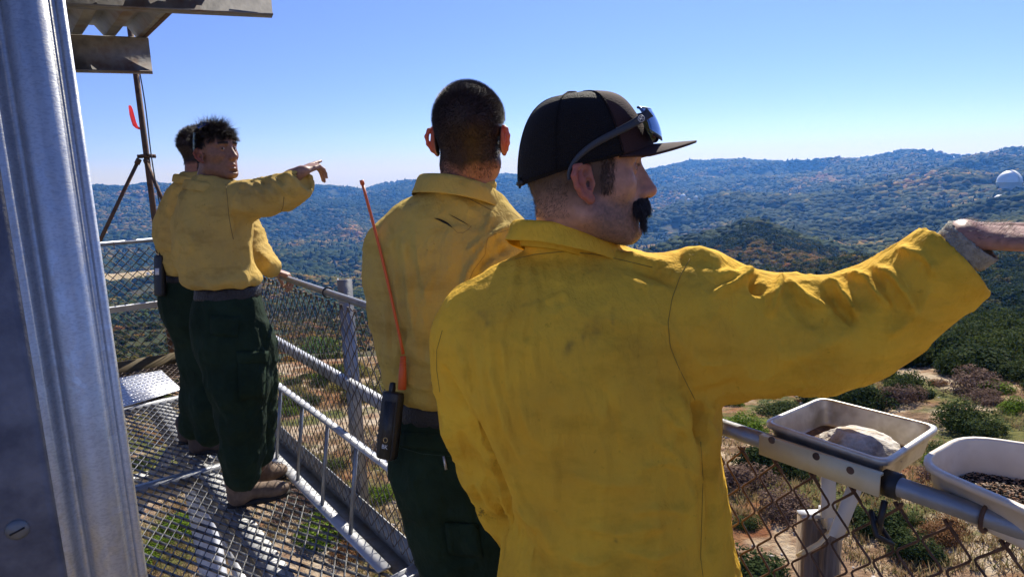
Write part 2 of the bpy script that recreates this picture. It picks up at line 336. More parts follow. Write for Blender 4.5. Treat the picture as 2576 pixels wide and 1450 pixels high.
def shrub(k,x,y,s,label=None,hs=1.):
    o=bpy.data.objects.new({'lime':'lime_shrub','olive':'olive_shrub','dark':'dark_bush','dry':'dry_shrub','rust':'dry_clump','gold':'yellow_bush'}[k],PM[k][random.randrange(2)]);COL.objects.link(o)
    o.location=(x,y,float(height([x],[y])[0])+s*.02);o.rotation_euler=(0,0,random.uniform(0,6.28));o.scale=(s*random.uniform(.85,1.15),s*random.uniform(.85,1.15),s*hs*random.uniform(.75,1.05))
    return tag(o,label or SPL[k][0],'shrub',None if label else SPL[k][1])
def ground_hit(px,py):
    r_=ray(px,py);t=np.geomspace(8,400,4000);p=C0+t[:,None]*r_;h=height(p[:,0],p[:,1]);i=int(np.argmax(p[:,2]<h));return p[i]
named=[('dark',1935,1180,130,'dark green bush just beyond the chain link, left of the tray brackets'),('lime',2500,985,75,'bright lime green bush near the right edge above the trays'),
('lime',2560,1030,70,'lime green bush at the right edge of the view'),('dry',2225,1010,55,'purplish dried shrub right behind the metal tray rim'),('dry',2260,985,40,'smaller purplish dried shrub behind the metal tray'),('olive',2420,1070,120,'wide olive green bush between the two trays'),
('dry',2480,1010,70,'purplish brown shrub between the lime bush and the olive bush'),('dark',2470,930,150,'large dark green bush under the pointing sleeve'),('dark',2570,950,80,'dark green bush cut by the right edge of the view'),
('olive',1880,1320,60,'olive bush seen through the rusty mesh beside the yellow shirt'),('olive',2300,1310,45,'small olive bush beyond the mesh right of the wooden post'),('lime',1850,1440,70,'lime green shrub at the foot of the mesh beside the yellow shirt'),
('lime',720,1040,60,'lime green shrub seen between the mid rail and the ladder'),('lime',800,885,90,'lime green shrub at the brow behind the fence post'),('gold',700,880,70,'yellow green bush at the brow beside the dark trousers'),
('lime',955,1250,75,'lime green shrub beyond the mesh beside the radio'),('dark',2020,1200,60,'dark bush right behind the cream bracket'),('dark',2190,1230,60,'dark bush below the metal tray')]
for k,px,py,wd,lb in named:
    p=ground_hit(px,py);d=np.linalg.norm(p-C0);shrub(k,p[0],p[1],wd*.5*d/F*1.45,lb,.85)
kk=['lime','olive','dark','dry','rust','gold'];cnt=0;tries=0
for q_ in range(78):
    a=random.uniform(az_of(2060),az_of(2700));r=random.uniform(38,72) if q_%3 else random.uniform(44,60);k=random.choice(['dark','dark','dark','olive']) if r>42 else random.choice(['olive','dark','dry'])
    shrub(k,math.sin(a)*r,math.cos(a)*r,random.uniform(1.3,2.6)*(1.15 if r>48 else .8),None,1.)
    cnt+=1
for q_ in range(26):
    a=random.uniform(az_of(560),az_of(1150));r=random.uniform(40,62);k=random.choice(['lime','gold','gold','lime','dark'])
    shrub(k,math.sin(a)*r,math.cos(a)*r,random.uniform(.9,1.9),None,.8);cnt+=1
while cnt<272 and tries<5000:
    tries+=1
    a=math.radians(random.uniform(-42,43));r=math.exp(random.uniform(math.log(9),math.log(70)));x,y=math.sin(a)*r,math.cos(a)*r
    v=float(noise(x/7,y/7,3.));
    if v<-.15 and r<45: continue
    v2=float(noise(x/11+9,y/11,8.))+random.uniform(-.35,.35)
    right=a>.15
    if r>48: k=random.choice(['dark','dark','olive','gold','lime'] if not right else ['dark','dark','dark','olive'])
    else: k='lime' if v2>.35 else 'olive' if v2>.1 else 'rust' if v2>-.15 else 'dry' if v2>-.3 else 'dark' if right else 'lime'
    s=random.uniform(.6,1.75)*(1 if r<45 else 1.6)
    if k=='rust': s*=.6
    if r<16: s*=.8
    shrub(k,x,y,s,None,.75);cnt+=1
# grass tufts and stones (uncountable)
n_=42000;r=np.exp(RNG.uniform(math.log(7),math.log(85),n_));a=np.radians(RNG.uniform(-44,45,n_));x=np.sin(a)*r;y=np.cos(a)*r
kp=(noise(x/4,y/4,6.)>-.2);x,y,r=x[kp],y[kp],r[kp];z=height(x,y);n_=len(x)
b=8;bx=np.repeat(x,b)+RNG.normal(0,.09,n_*b);by=np.repeat(y,b)+RNG.normal(0,.09,n_*b);bz=np.repeat(z,b)-.02
h=RNG.uniform(.08,.34,n_*b);th=RNG.uniform(0,6.28,n_*b);wd=RNG.uniform(.012,.03,n_*b)
dx,dy=np.cos(th)*wd,np.sin(th)*wd;lx,ly=RNG.normal(0,.12,n_*b),RNG.normal(0,.12,n_*b)
V=np.stack([np.stack([bx-dx,by-dy,bz],1),np.stack([bx+dx,by+dy,bz],1),np.stack([bx+lx,by+ly,bz+h],1)],1).reshape(-1,3)
gm=folmat('dry_grass',[(0,(.16,.075,.035)),(.25,(.34,.23,.11)),(.6,(.46,.36,.2)),(.8,(.14,.15,.04)),(1,(.38,.28,.13))])
tag(mesh('dry_grass',V,np.arange(n_*b*3).reshape(-1,3),gm),'dry tan grass tufts covering the ground below the tower','grass',kind='stuff')
n_=900;r=np.exp(RNG.uniform(math.log(8),math.log(70),n_));a=np.radians(RNG.uniform(-44,45,n_));x=np.sin(a)*r;y=np.cos(a)*r;z=height(x,y)
V0,T0=blob(9,1);Vs=[];Ts=[]
for i in range(n_):
    s=RNG.uniform(.04,.15)*(1+1.4*(RNG.uniform()<.07));t=RNG.uniform(0,6.28);R_=np.array([[math.cos(t),-math.sin(t),0],[math.sin(t),math.cos(t),0],[0,0,1]])
    Vs.append((V0*np.array([1,.7,.45])*s)@R_.T+[x[i],y[i],z[i]]);Ts.append(T0+i*len(V0))
tag(mesh('stones',np.concatenate(Vs),np.concatenate(Ts),mat('granite',(.25,.22,.2),.9,var=[(.42,.38,.35)],scale=2,bump=.4,bscale=9)),'pale granite stones scattered on the ground','stones',kind='stuff')
# ---------------------------------------------------------------- observatory domes
wht=mat('dome_white',(.75,.77,.8),.45)
def dome(px,pyb,wpx,r,label,slit=True,drum=.35):
    az=az_of(px,pyb);rr=wpx/2/F*r*1.0
    e=el_for(az,pyb);x,y=math.sin(az)*r,math.cos(az)*r;zb=1.57+r*math.tan(e)
    t=thing('observatory_dome',(x,y,zb-rr*drum),label,'observatory dome')
    mb=MB();mb.lathe((x,y,zb),[(rr,-rr*(drum+.6)),(rr,0),(rr*1.03,0),(rr*1.03,rr*.05),(rr,rr*.05)],40);mb.build('drum',wht,t,False)
    mb=MB();mb.lathe((x,y,zb+rr*.05),[(rr*math.cos(q),rr*math.sin(q)) for q in np.linspace(0,math.pi/2,14)],40);mb.build('dome_shell',wht,t,True)
    if slit:
        mb=MB();s_=np.array([math.sin(az-.9),math.cos(az-.9),0]);u=np.cross(s_,[0,0,1]);pts=[]
        for q in np.linspace(.02,math.pi*.62,14):
            c=np.array([x,y,zb+rr*.05])+ -s_*math.cos(q)*rr*1.02+np.array([0,0,1])*math.sin(q)*rr*1.02;pts.append(c)
        for i in range(13): mb.bar(pts[i],pts[i+1],rr*.3,rr*.05,up=(pts[i]-np.array([x,y,zb]))/rr)
        mb.build('shutter',wht,t)
    return t
dome(2538,458,44,1650,'large white observatory dome on the hillside at the right edge',drum=.25)
dome(2512,503,20,1420,'smaller white observatory dome below the large one',drum=.3)
dome(1718,494,12,1840,'tiny white dome leftmost in the far cluster beside the moustache',False)
dome(1750,498,10,1850,'tiny white dome rightmost in the far cluster',False)
dome(1731,503,8,1820,'tiny white dome lowest in the far cluster',False)
dome(2590,470,30,3000,'pale far dome just outside the right edge',False) if False else None
def hut(px,py,wpx,r,label):
    az=az_of(px,py);x,y=math.sin(az)*r,math.cos(az)*r;z=float(height([x],[y])[0])+2;w_=wpx/F*r
    t=thing('white_building',(x,y,z),label,'building');u=np.array([math.cos(az),-math.sin(az),0]);v=np.array([math.sin(az),math.cos(az),0])
    mb=MB();mb.box((x,y,z+2.5),u*w_/2,v*w_/3,(0,0,3.5));mb.build('wall',wht,t)
    mb=MB();mb.extrude([(-w_*.56,0),(w_*.56,0),(0,w_*.22)],np.array([x,y,z+6.05])-v*w_*.36,u,(0,0,1),v*w_*.72);mb.build('roof',mat('tin_roof',(.5,.5,.5),.5),t)
hut(375,706,7,1560,'small white farmhouse in the pale valley meadow, left');hut(388,703,5,1580,'smaller white barn right of the farmhouse in the valley meadow')
hut(1963,508,8,1700,'white building in a forest clearing on the dark ridge')
# ---------------------------------------------------------------- steel platform
NV=np.array([.8136,.5814,0]);TV=np.array([-.5814,.8136,0]);ZV=np.array([0,0,1.])
def W(n,t,z): return NV*n+TV*t+ZV*z
TC=6.42   # corner along the fence
galv=mat('galvanised_steel',(.26,.27,.28),.48,.75,var=[(.38,.39,.40)],scale=9,bump=.15,bscale=60)
galvd=mat('weathered_steel',(.17,.18,.18),.55,.6,var=[(.30,.31,.31),(.22,.17,.12)],scale=7,bump=.2,bscale=60)
galvb=mat('painted_steel',(.42,.43,.45),.5,.3,var=[(.54,.55,.56)],scale=12)
rust=mat('rusty_steel',(.055,.035,.028),.8,.2,var=[(.14,.075,.045),(.09,.07,.06)],scale=14,bump=.3,bscale=80)
rustw=mat('rusty_wire',(.07,.035,.022),.7,.3,var=[(.16,.09,.055)],scale=40)
wirem=mat('fence_wire',(.06,.045,.038),.55,.5,var=[(.17,.15,.13)],scale=30)
blk=mat('black_rubber',(.012,.012,.013),.5)
plat=thing('platform',W(0,3,-.1),'steel lookout platform deck of grey expanded metal grating','platform')
def grating(n0,n1,t0,t1,name='grating',m=None,z=0.):
    lw,sw=.105,.0255;th=.0055
    mb=[];nn=int((n1-n0)/sw)
    Vs=[];Qs=[];c=0
    nt_=int((t1-t0)/lw*2)+1
    ts=t0+np.arange(nt_)*lw/2;ts[-1]=min(ts[-1],t1)
    for i in range(nn+1):
        nb=n0+i*sw
        off=(((np.arange(nt_)+i)%2)*2-1)*sw*.5
        nv_=np.clip(nb+off*.96,n0,n1)
        # strand section: tilted flat strip
        A=np.outer(nv_-.0035,NV)+np.outer(ts,TV)+ZV*(z-.004);B=A+NV*.0075+ZV*.010
        A2_=A+NV*.004-ZV*.002;B2_=B+NV*.004-ZV*.002
        V=np.stack([A,B,B2_,A2_],1).reshape(-1,3);k=nt_
        I=np.arange(k-1)[:,None]*4
        for a,b in ((0,1),(1,2),(2,3),(3,0)): Qs.append(np.concatenate([I+a,I+b,I+b+4,I+a+4],1)+c)
        Vs.append(V);c+=len(V)
    return mesh(name,np.concatenate(Vs),np.concatenate(Qs)[:,::-1],m or galvm,plat)
galvm=mat('grating_steel',(.13,.13,.125),.42,.5,var=[(.26,.26,.25),(.10,.09,.08)],scale=6)
seams=[-1.2,.55,2.02,3.85,5.32]
for i in range(4):
    grating(-1.3,1.02,seams[i]+.02,seams[i+1]-.02)
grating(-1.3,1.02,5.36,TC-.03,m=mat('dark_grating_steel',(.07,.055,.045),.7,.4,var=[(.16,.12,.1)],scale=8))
def angle(a,b,w,h,up=ZV,side=1,t=.006):
    """L angle: flat leg on top, web hanging down"""
    a,b=np.asarray(a,float),np.asarray(b,float);d=(b-a)/np.linalg.norm(b-a);x=np.cross(d,up)*side;x/=np.linalg.norm(x)
    mb=MB();mb.extrude([(0,0),(w,0),(w,-t),(t,-t),(t,-h),(0,-h)],a,x,np.asarray(up,float),b-a);return mb
for s_ in seams[1:]: angle(W(-1.3,s_,.006),W(1.03,s_,.006),.045,.06,side=-1).build('deck_angle',galv if s_<5 else galvb,plat)
for nn,w_ in ((.67,.10),(-.5,.12),(-1.2,.12)):
    mb=MB();mb.bar(W(nn,-1.2,-.022),W(nn,TC,-.022),w_,.008);mb.bar(W(nn,-1.2,-.101),W(nn,TC,-.101),.008,.15);mb.bar(W(nn,-1.2,-.18),W(nn,TC,-.18),w_,.008);mb.build('support_beam',galvb,plat)
for tt in (1.2,4.5):
    mb=MB();mb.bar(W(-1.3,tt,-.205),W(1.1,tt,-.205),.08,.04);mb.bar(W(-1.3,tt,-.30),W(1.1,tt,-.30),.01,.14);mb.build('cross_beam',galvb,plat)
mb=MB();mb.extrude([(0,.105),(.006,.105),(.006,-.12),(.06,-.12),(.06,-.127),(0,-.127)],W(1.105,-1.2,0),NV,ZV,TV*(TC+1.2));mb.build('toe_board',galvd,plat)
mb=MB();mb.extrude([(0,.02),(.075,.02),(.075,.014),(0,.014)],W(1.03,-1.2,-.03),NV,ZV,TV*(TC+1.2));mb.build('edge_plate',galvd,plat)
mb=MB();mb.extrude([(0,.085),(.006,.085),(.006,-.12),(.06,-.12),(.06,-.127),(0,-.127)],W(1.1,TC,0),TV,ZV,-NV*2.4);mb.build('toe_board',mat('yellowed_rust_steel',(.09,.075,.04),.7,.3,var=[(.14,.10,.05)],scale=8),plat)
# tower legs and bracing below the deck
twr=thing('tower_frame',W(-.2,3.8,-10.6),'pale steel legs and bracing of the lookout tower under the deck','tower')
lc=[W(.9,5.8,-.34),W(-2.2,5.8,-.34),W(.9,.2,-.34),W(-2.2,.2,-.34)];ctr=W(-.65,3,0)
ft=[]
for p in lc:
    q=p+(p-ctr)*np.array([.35,.35,0]);q[2]=float(height([q[0]],[q[1]])[0])-.3;ft.append(q);mb=MB();mb.bar(p,q,.16,.16,up=(0,1,0));mb.build('tower_leg',galvb,twr)
for a,b in ((0,1),(0,2),(1,3),(2,3)):
    for k in range(2):
        f0,f1=k/2,(k+1)/2;pa=lc[a]*(1-f0)+ft[a]*f0;pb=lc[b]*(1-f1)+ft[b]*f1;mb=MB();mb.bar(pa,pb,.06,.06,up=(.3,.9,.1));mb.build('brace',galvb,twr)
        pa=lc[a]*(1-f1)+ft[a]*f1;mb=MB();mb.bar(pa,pb,.07,.07,up=(.3,.9,.1));mb.build('strut',galvb,twr)
# ---------------------------------------------------------------- side fence
def chain_link(o,ex,L,z0,z1,wr,m,parent,pitch=.0363,half=.0726,twist=True,seg=6,jit=.0015):
    """interlocking vertical zigzag wires; o = start, ex = unit direction, between heights z0 and z1"""
    mb=MB();nw=int(L/pitch)+1;nx=np.cross(ex,ZV);k=int((z1-z0)/(half/2))
    for i in range(nw):
        pts=[]
        for j in range(k+1):
            s=(i+((i+j)%2))*pitch+random.uniform(-jit,jit);z=z1-j*half/2
            dep=.0018*(1 if ((i+j)%2) else -1)
            pts.append(o+ex*s+ZV*z+nx*dep)
        pts=np.array(pts)
        # round the bends a little
        P2=[pts[0]]
        for j in range(1,len(pts)-1):
            a=pts[j]+(pts[j-1]-pts[j])*.14;b=pts[j]+(pts[j+1]-pts[j])*.14;P2+= [a,pts[j]*.5+(a+b)*.25,b]
        P2.append(pts[-1]);mb.tube(P2,wr,seg,False)
        if twist:
            t=pts[0];mb.tube([t+(pts[1]-t)*.35+nx*.003,t+nx*.003+ZV*.001,t+ZV*.012-ex*.004],wr*1.1,5);mb.tube([t-ex*.002,t+ZV*.011+ex*.006],wr*1.1,5)
    return mb.build('chain_link_mesh',m,parent,True)
fence=thing('chain_link_fence',W(1.07,2.6,0),'long chain link fence with grey pipe top rail along the right side of the platform','fence')
mb=MB();mb.tube([W(1.03,-1.2,1.07),W(1.03,TC,1.07)],.0150,20);mb.build('top_rail',galv,fence,True)
chain_link(W(1.072,1.45,0),TV,TC-1.45,.06,1.005,.0023,wirem,fence)
chain_link(W(1.072,-1.2,0),TV,2.60,.06,1.012,.0021,rustw,fence)
def lpost(t,z1=1.10,n=1.115,m=galv,w_=.065):
    mb=MB();mb.extrude([(0,0),(w_,0),(w_,.006),(.006,.006),(.006,w_),(0,w_)],W(n,t,-.12),NV*.92-TV*.39,TV*.92+NV*.39,ZV*(z1+.12));return mb.build('fence_post',m,fence)
lpost(2.89);lpost(4.55);lpost(.15)
a_=angle(W(1.085,-1.2,.665),W(1.085,TC,.665),.034,.045,side=1);a_.build('mid_rail',galvb,fence)
def ring(c,ax,R_,r,name,m,parent,arc=2*math.pi):
    ax=np.asarray(ax,float);u=np.cross(ax,ZV);u/=np.linalg.norm(u);v=np.cross(ax,u);q=np.linspace(0,arc,20)
    mb=MB();mb.tube([c+R_*(math.cos(a)*u+math.sin(a)*v) for a in q],r,8);return mb.build(name,m,parent,True)
for t in (2.80,): ring(W(1.036,t,1.068),TV,.022,.0038,'pipe_clamp',blk,fence)
for t in (3.28,2.52,2.1,1.7,4.1): ring(W(1.042,t,1.054),TV,.028,.0016,'tie_wire',rustw,fence)
p=P(2462,1283,.93);t_=float(p@TV);ring(W(1.032,t_,1.067),TV,.019,.0030,'tie_wire',rustw,fence)
# black strap clamp by the bracket
p=P(2212,1195,1.02);t_=float(p@TV)
mb=MB();mb.tube([W(1.03,t_-.012,1.07),W(1.03,t_+.012,1.07)],.0205,20);mb.tube([W(1.01,t_,1.05),W(1.0,t_,1.02),W(1.02,t_+.01,.99)],.005,8);mb.tube([W(1.0,t_+.015,1.03),W(.99,t_,1.0),W(1.01,t_-.015,.985),W(1.03,t_,.98),W(1.0,t_+.015,1.03)],.004,8);mb.build('strap_clamp',blk,fence,True)
# far fence
ff=thing('end_fence',W(.1,TC,0),'chain link fence panel with pipe rail across the far left end of the platform','fence')
NA=-NV
mb=MB();mb.tube([W(1.03,TC,1.07),W(-1.35,TC,1.07)],.0175,20);mb.build('top_rail',galv,ff,True)
angle(W(1.06,TC+.03,.55),W(-1.35,TC+.03,.55),.045,.055,side=-1).build('mid_rail',galvb,ff)
chain_link(W(1.02,TC+.03,0),NA,2.35,.06,1.0,.0034,wirem,ff)
mb=MB();mb.extrude([(0,0),(.03,0),(.03,.005),(.005,.005),(.005,.03),(0,.03)],W(1.02,TC-.03,-.12),-NV,TV,ZV*1.2);mb.build('fence_post',rust,ff)
mb=MB();mb.extrude([(0,0),(.045,0),(.045,.006),(0,.006)],W(1.12,TC-.02,-.1),-NV*.8-TV*.2,TV,ZV*1.18);mb.build('fence_post',galv,ff)
ring(W(.62,TC,1.055),NV,.03,.002,'tie_wire',rustw,ff)
# ---------------------------------------------------------------- ladder leaning on its side
lad=thing('ladder',W(1.02,3.1,0),'grey steel ladder lying on its side, leaning against the mesh','ladder')
t0,t1=2.33,4.3;n0,z0=.995,.022;n1,z1=1.055,.425
mb=MB();mb.bar(W(n0,t0,z0),W(n0,t1,z0),.055,.010);mb.build('side_rail',galvb,lad)
mb=MB();mb.bar(W(n1,1.9,z1),W(n1,t1,z1),.045,.010,up=W(.25,0,1));mb.build('side_rail',galvb,lad)
for t in (2.665,3.0,3.345,3.69,4.03): mb=MB();mb.tube([W(n0,t,z0+.005),W(n1,t,z1-.005)],.0095,10);mb.build('rung',galv,lad,True)
# short channel end near the viewer
q=thing('steel_channel',W(.9,2.25,0),'short pale steel channel lying on the grating at the ladder end','channel')
a,b=Z(965,1470,.03),Z(1045,1425,.03);d=b-a
mb=MB();mb.extrude([(0,0),(.06,0),(.06,.02),(.055,.02),(.055,.005),(.005,.005),(.005,.02),(0,.02)],a,np.cross(d/np.linalg.norm(d),ZV),ZV,d);mb.build('channel_bar',galvb,q)
# ---------------------------------------------------------------- tread plate
def treadx(m,n,l,b,src):
    wv=n.new('ShaderNodeTexVoronoi');wv.inputs['Scale'].default_value=34;wv.feature='DISTANCE_TO_EDGE';mp=n.new('ShaderNodeMapping');mp.inputs['Rotation'].default_value=(0,0,.9);mp.inputs['Scale'].default_value=(1,2.3,1);l.new(src,mp.inputs[0]);l.new(mp.outputs[0],wv.inputs['Vector']);wv.inputs['Randomness'].default_value=0
    bp=n.new('ShaderNodeBump');bp.inputs['Strength'].default_value=.9;bp.inputs['Distance'].default_value=.004;l.new(wv.outputs[0],bp.inputs['Height']);l.new(bp.outputs[0],b.inputs['Normal'])
tp=thing('tread_plate',W(.35,5.65,.02),'shiny white diamond tread plate lying over the dark grating near the corner','metal plate')
c=[Z(298,950,.03),Z(405,930,.03),Z(457,978,.03),Z(308,1022,.03)]
c=[np.array(v) for v in c];V=np.concatenate([c,[v-ZV*.005 for v in c]])
mesh('plate',V,[np.array([[0,1,2,3],[7,6,5,4],[0,4,5,1],[1,5,6,2],[2,6,7,3],[3,7,4,0]])[:, ::-1]],mat('tread_steel',(.75,.76,.78),.38,.35,extra=treadx),tp)
mb=MB();nu=20;nv_=9
for i in range(nu):
    for j in range(nv_):
        u,v=(i+.5)/nu,(j+.5)/nv_;p_=(c[0]*(1-u)+c[1]*u)*(1-v)+(c[3]*(1-u)+c[2]*u)*v;d_=NV*.7+TV*(.7 if (i+j)%2 else -.7);mb.box(p_+ZV*.0015,d_*.0125,np.cross(ZV,d_)*.0035,ZV*.002)
mb.build('raised_pattern',mat('tread_lozenge',(.80,.80,.82),.3,.4),tp)
# ---------------------------------------------------------------- roof overhang
roof=thing('roof_overhang',Z(420,90,2.4),'weathered corrugated steel roof edge with heavy channel beams, top left','roof')
def rf(m,n,l,b,src): pass
beamm=mat('beam_steel',(.12,.12,.125),.6,.35,var=[(.24,.23,.22),(.15,.09,.06)],scale=4,bump=.25,bscale=40)
# near beam
a=Z(60,10,2.40);b=Z(686,40,2.40);d=b-a;L=np.linalg.norm(d);du=d/L;px_=np.cross(du,ZV)
hh=.16
mb=MB();mb.extrude([(-.03,0),(.06,0),(.06,.008),(.004,.008),(.004,hh),(.06,hh),(.06,hh+.008),(-.004,hh+.008),(-.004,.008),(-.03,.008)],a-du*1.2,-px_*1,ZV,d+du*1.2);mb.build('beam',beamm,roof)
a2=Z(150,178,2.36);b2=Z(384,183,2.36);d2=b2-a2;du2=d2/np.linalg.norm(d2)
rr=ray(381,100);k=(np.linalg.norm(b2[:2])/np.linalg.norm(rr[:2]));top=(C0+rr*k)[2]-2.36
mb=MB();mb.extrude([(-.03,0),(.09,0),(.09,.01),(.006,.01),(.006,top),(.09,top),(.09,top+.01),(-.03,top+.01),(-.03,top),(-.006,top),(-.006,.01),(-.03,.01)],a2-du2*1.6,-np.cross(du2,ZV),ZV,d2+du2*1.6);mb.build('beam',beamm,roof)
mb=MB();pb=P(341,140,np.dot(b2-C0,M@np.array([0,0,-1.]))-.012);mb.lathe(pb,[(.0,.012),(.012,.01),(.014,0),(.014,-.02)],6,axis=-np.cross(du2,ZV)*-1);mb.build('bolt',rust,roof)
# corrugated sheet running from near beam to far beam
zt=2.36+top+.012;e0=b2+ZV*(top+.012);
dirc=(a-du*0)-(a2);ribdir=None
near_pts=Z(415,28,zt);far_pt=Z(352,92,zt)
rib=near_pts-far_pt;rib/=np.linalg.norm(rib)
prof=[];x=0
wv=.21;h_=.075
for i in range(14):
    for f_,z_ in ((0,0),(.16,0),(.42,h_),(.58,h_),(.84,0)): prof.append((-(i+f_)*wv,z_))
prof=np.array(prof);lat=du2
k=len(prof);Lr=3.2;far0=far_pt+du2*.02
Vt=far0+prof[:,:1]*lat+prof[:,1:]*ZV;V=np.concatenate([Vt-rib*.06,Vt+rib*Lr]);V=np.concatenate([V,V+ZV*.003])
Q_=[];
for j in range(k-1): Q_.append([j,j+1,k+j+1,k+j]);Q_.append([2*k+j,3*k+j,3*k+j+1,2*k+j+1]);Q_.append([j,2*k+j,2*k+j+1,j+1])
corm=mat('corrugated_steel',(.20,.205,.21),.5,.55,var=[(.33,.33,.33),(.22,.15,.10)],scale=3.5,bump=.1,bscale=30)
mesh('corrugated_sheet',V,np.array(Q_),corm,roof)
mb=MB();mb.bar(far0+lat*.012-rib*.06-ZV*.0+ZV*.02,far0+lat*.012+rib*Lr+ZV*.02,.03,.05);mb.build('edge_angle',rust,roof)
# ---------------------------------------------------------------- antenna mast on tripod
mast=thing('antenna_mast',Z(434,902,0),'rusty vertical pipe mast with tripod braces at the platform corner','mast')
mb0=Z(434,902,0.)
def on_mast(py):   # height at a given image row
    z=np.linspace(-.2,3.6,2000);V=mb0+np.outer(z,ZV);x_,y_,_=projv(V);return V[int(np.argmin(abs(y_-py)))]
mt_=on_mast(30)
mb=MB();mb.tube([mb0-ZV*.1,mt_],.0235,14);mb.build('pipe',rust,mast,True)
cl=on_mast(393);md_=float(projv([cl])[2][0])
mb=MB();mb.tube([cl-ZV*.012,cl+ZV*.018],.046,14);mb.tube([cl+NV*.03,cl+NV*.07],.016,8);mb.tube([cl-NV*.03,cl-NV*.07],.016,8);mb.tube([cl-TV*.03,cl-TV*.07+ZV*.01],.016,8);mb.build('collar',rust,mast,True)
def brace(p0,p1,m=rust):
    mb=MB();mb.tube([p0,p1],.015,10);mb.tube([p0,p0+(p1-p0)*.06],.022,8);mb.build('brace',m,mast,True)
brace(P(350,400,md_-.03),P(248,612,md_-.15));brace(P(366,402,md_-.03),P(398,478,md_-.1)+(P(398,478,md_-.1)-P(366,402,md_-.03))*.9)
mb=MB();mb.tube([mt_+NV*.02,cl+NV*.02],.004,6) if False else None
cab=thing('cable',P(352,190,md_-.1),'thin black cable hanging beside the rusty mast','cable')
mb=MB();pts=[P(350+ (394-350)*s+2*math.sin(s*6),175+(470-175)*s,md_-.1) for s in np.linspace(-.3,1.4,16)];mb.tube(pts,.0055,6);mb.build('strand',mat('cable_black',(.02,.035,.05),.5),cab,True)
# pink flagging tape
fd=md_-.06
fl=[(326,265,.0),(330,266,.0),(334,275,.01),(338,290,.0),(342,305,-.01),(347,318,0),(357,324,0)];fl2=[(323,266,0),(324,275,.01),(326,290,.01),(330,304,0),(334,316,-.01),(342,323,0),(350,326,0)]
V=[P(x_,y_,fd+d_) for x_,y_,d_ in fl]+[P(x_,y_,fd+d_+.01) for x_,y_,d_ in fl2];k=len(fl)
Q_=[[i,i+1,k+i+1,k+i] for i in range(k-1)]
fo=mesh('flagging_tape',V,np.array(Q_),None,None,True);md=fo.modifiers.new('thick','SOLIDIFY');md.thickness=.0012
fm=mat('pink_tape',(.9,.10,.13),.4)
def trans(m,col,f):
    n=m.node_tree.nodes;l=m.node_tree.links;t=n.new('ShaderNodeBsdfTranslucent');t.inputs[0].default_value=(*col,1);ms=n.new('ShaderNodeMixShader');ms.inputs[0].default_value=f;l.new(n['Principled BSDF'].outputs[0],ms.inputs[1]);l.new(t.outputs[0],ms.inputs[2]);l.new(ms.outputs[0],n['Material Output'].inputs[0])
trans(fm,(1,.25,.25),.5);fo.data.materials.append(fm);tag(fo,'fluorescent pink flagging tape tied to the rusty mast','ribbon')
# ---------------------------------------------------------------- galvanised wall corner at the left
def spangle(m,n,l,b,src):
    v=n.new('ShaderNodeTexVoronoi');v.inputs['Scale'].default_value=90;nz=n.new('ShaderNodeTexNoise');nz.inputs['Scale'].default_value=30;mxv=n.new('ShaderNodeMix');mxv.data_type='RGBA';mxv.inputs[0].default_value=.08
    l.new(src,nz.inputs['Vector']);l.new(src,mxv.inputs[6]);l.new(nz.outputs['Color'],mxv.inputs[7]);l.new(mxv.outputs[2],v.inputs['Vector'])
    cr=n.new('ShaderNodeValToRGB');cr.color_ramp.elements[0].color=(.56,.57,.57,1);cr.color_ramp.elements[1].color=(.62,.63,.63,1)
    sp=n.new('ShaderNodeSeparateColor');l.new(v.outputs['Color'],sp.inputs[0]);l.new(sp.outputs[0],cr.inputs[0])
    n2=n.new('ShaderNodeTexNoise');n2.inputs['Scale'].default_value=260;n2.inputs['Detail'].default_value=2;mp=n.new('ShaderNodeMapping');mp.inputs['Scale'].default_value=(1,1,2.2);l.new(src,mp.inputs[0]);l.new(mp.outputs[0],n2.inputs['Vector'])
    c2=n.new('ShaderNodeValToRGB');c2.color_ramp.elements[0].position=.40;c2.color_ramp.elements[0].color=(.72,.72,.75,1);c2.color_ramp.elements[1].position=.50;c2.color_ramp.elements[1].color=(1,1,1,1);l.new(n2.outputs[0],c2.inputs[0])
    mu=n.new('ShaderNodeMix');mu.data_type='RGBA';mu.blend_type='MULTIPLY';mu.inputs[0].default_value=.5;l.new(cr.outputs[0],mu.inputs[6]);l.new(c2.outputs[0],mu.inputs[7])
    n3=n.new('ShaderNodeTexNoise');n3.inputs['Scale'].default_value=14;n3.inputs['Detail'].default_value=5;mp3=n.new('ShaderNodeMapping');mp3.inputs['Scale'].default_value=(3,3,.12);l.new(src,mp3.inputs[0]);l.new(mp3.outputs[0],n3.inputs['Vector'])
    c3=n.new('ShaderNodeValToRGB');c3.color_ramp.elements[0].position=.36;c3.color_ramp.elements[0].color=(.68,.66,.64,1);c3.color_ramp.elements[1].position=.52;c3.color_ramp.elements[1].color=(1,1,1,1);l.new(n3.outputs[0],c3.inputs[0])
    m2=n.new('ShaderNodeMix');m2.data_type='RGBA';m2.blend_type='MULTIPLY';m2.inputs[0].default_value=.55;l.new(mu.outputs[2],m2.inputs[6]);l.new(c3.outputs[0],m2.inputs[7]);l.new(m2.outputs[2],b.inputs['Base Color'])
    rr_=n.new('ShaderNodeMapRange');rr_.inputs[3].default_value=.36;rr_.inputs[4].default_value=.50;l.new(sp.outputs[1],rr_.inputs[0]);l.new(rr_.outputs[0],b.inputs['Roughness'])
    bp=n.new('ShaderNodeBump');bp.inputs['Strength'].default_value=.25;bp.inputs['Distance'].default_value=.0006;l.new(n2.outputs[0],bp.inputs['Height']);l.new(bp.outputs[0],b.inputs['Normal'])
zinc=mat('zinc_sheet',(.4,.42,.45),.3,.9,extra=spangle)
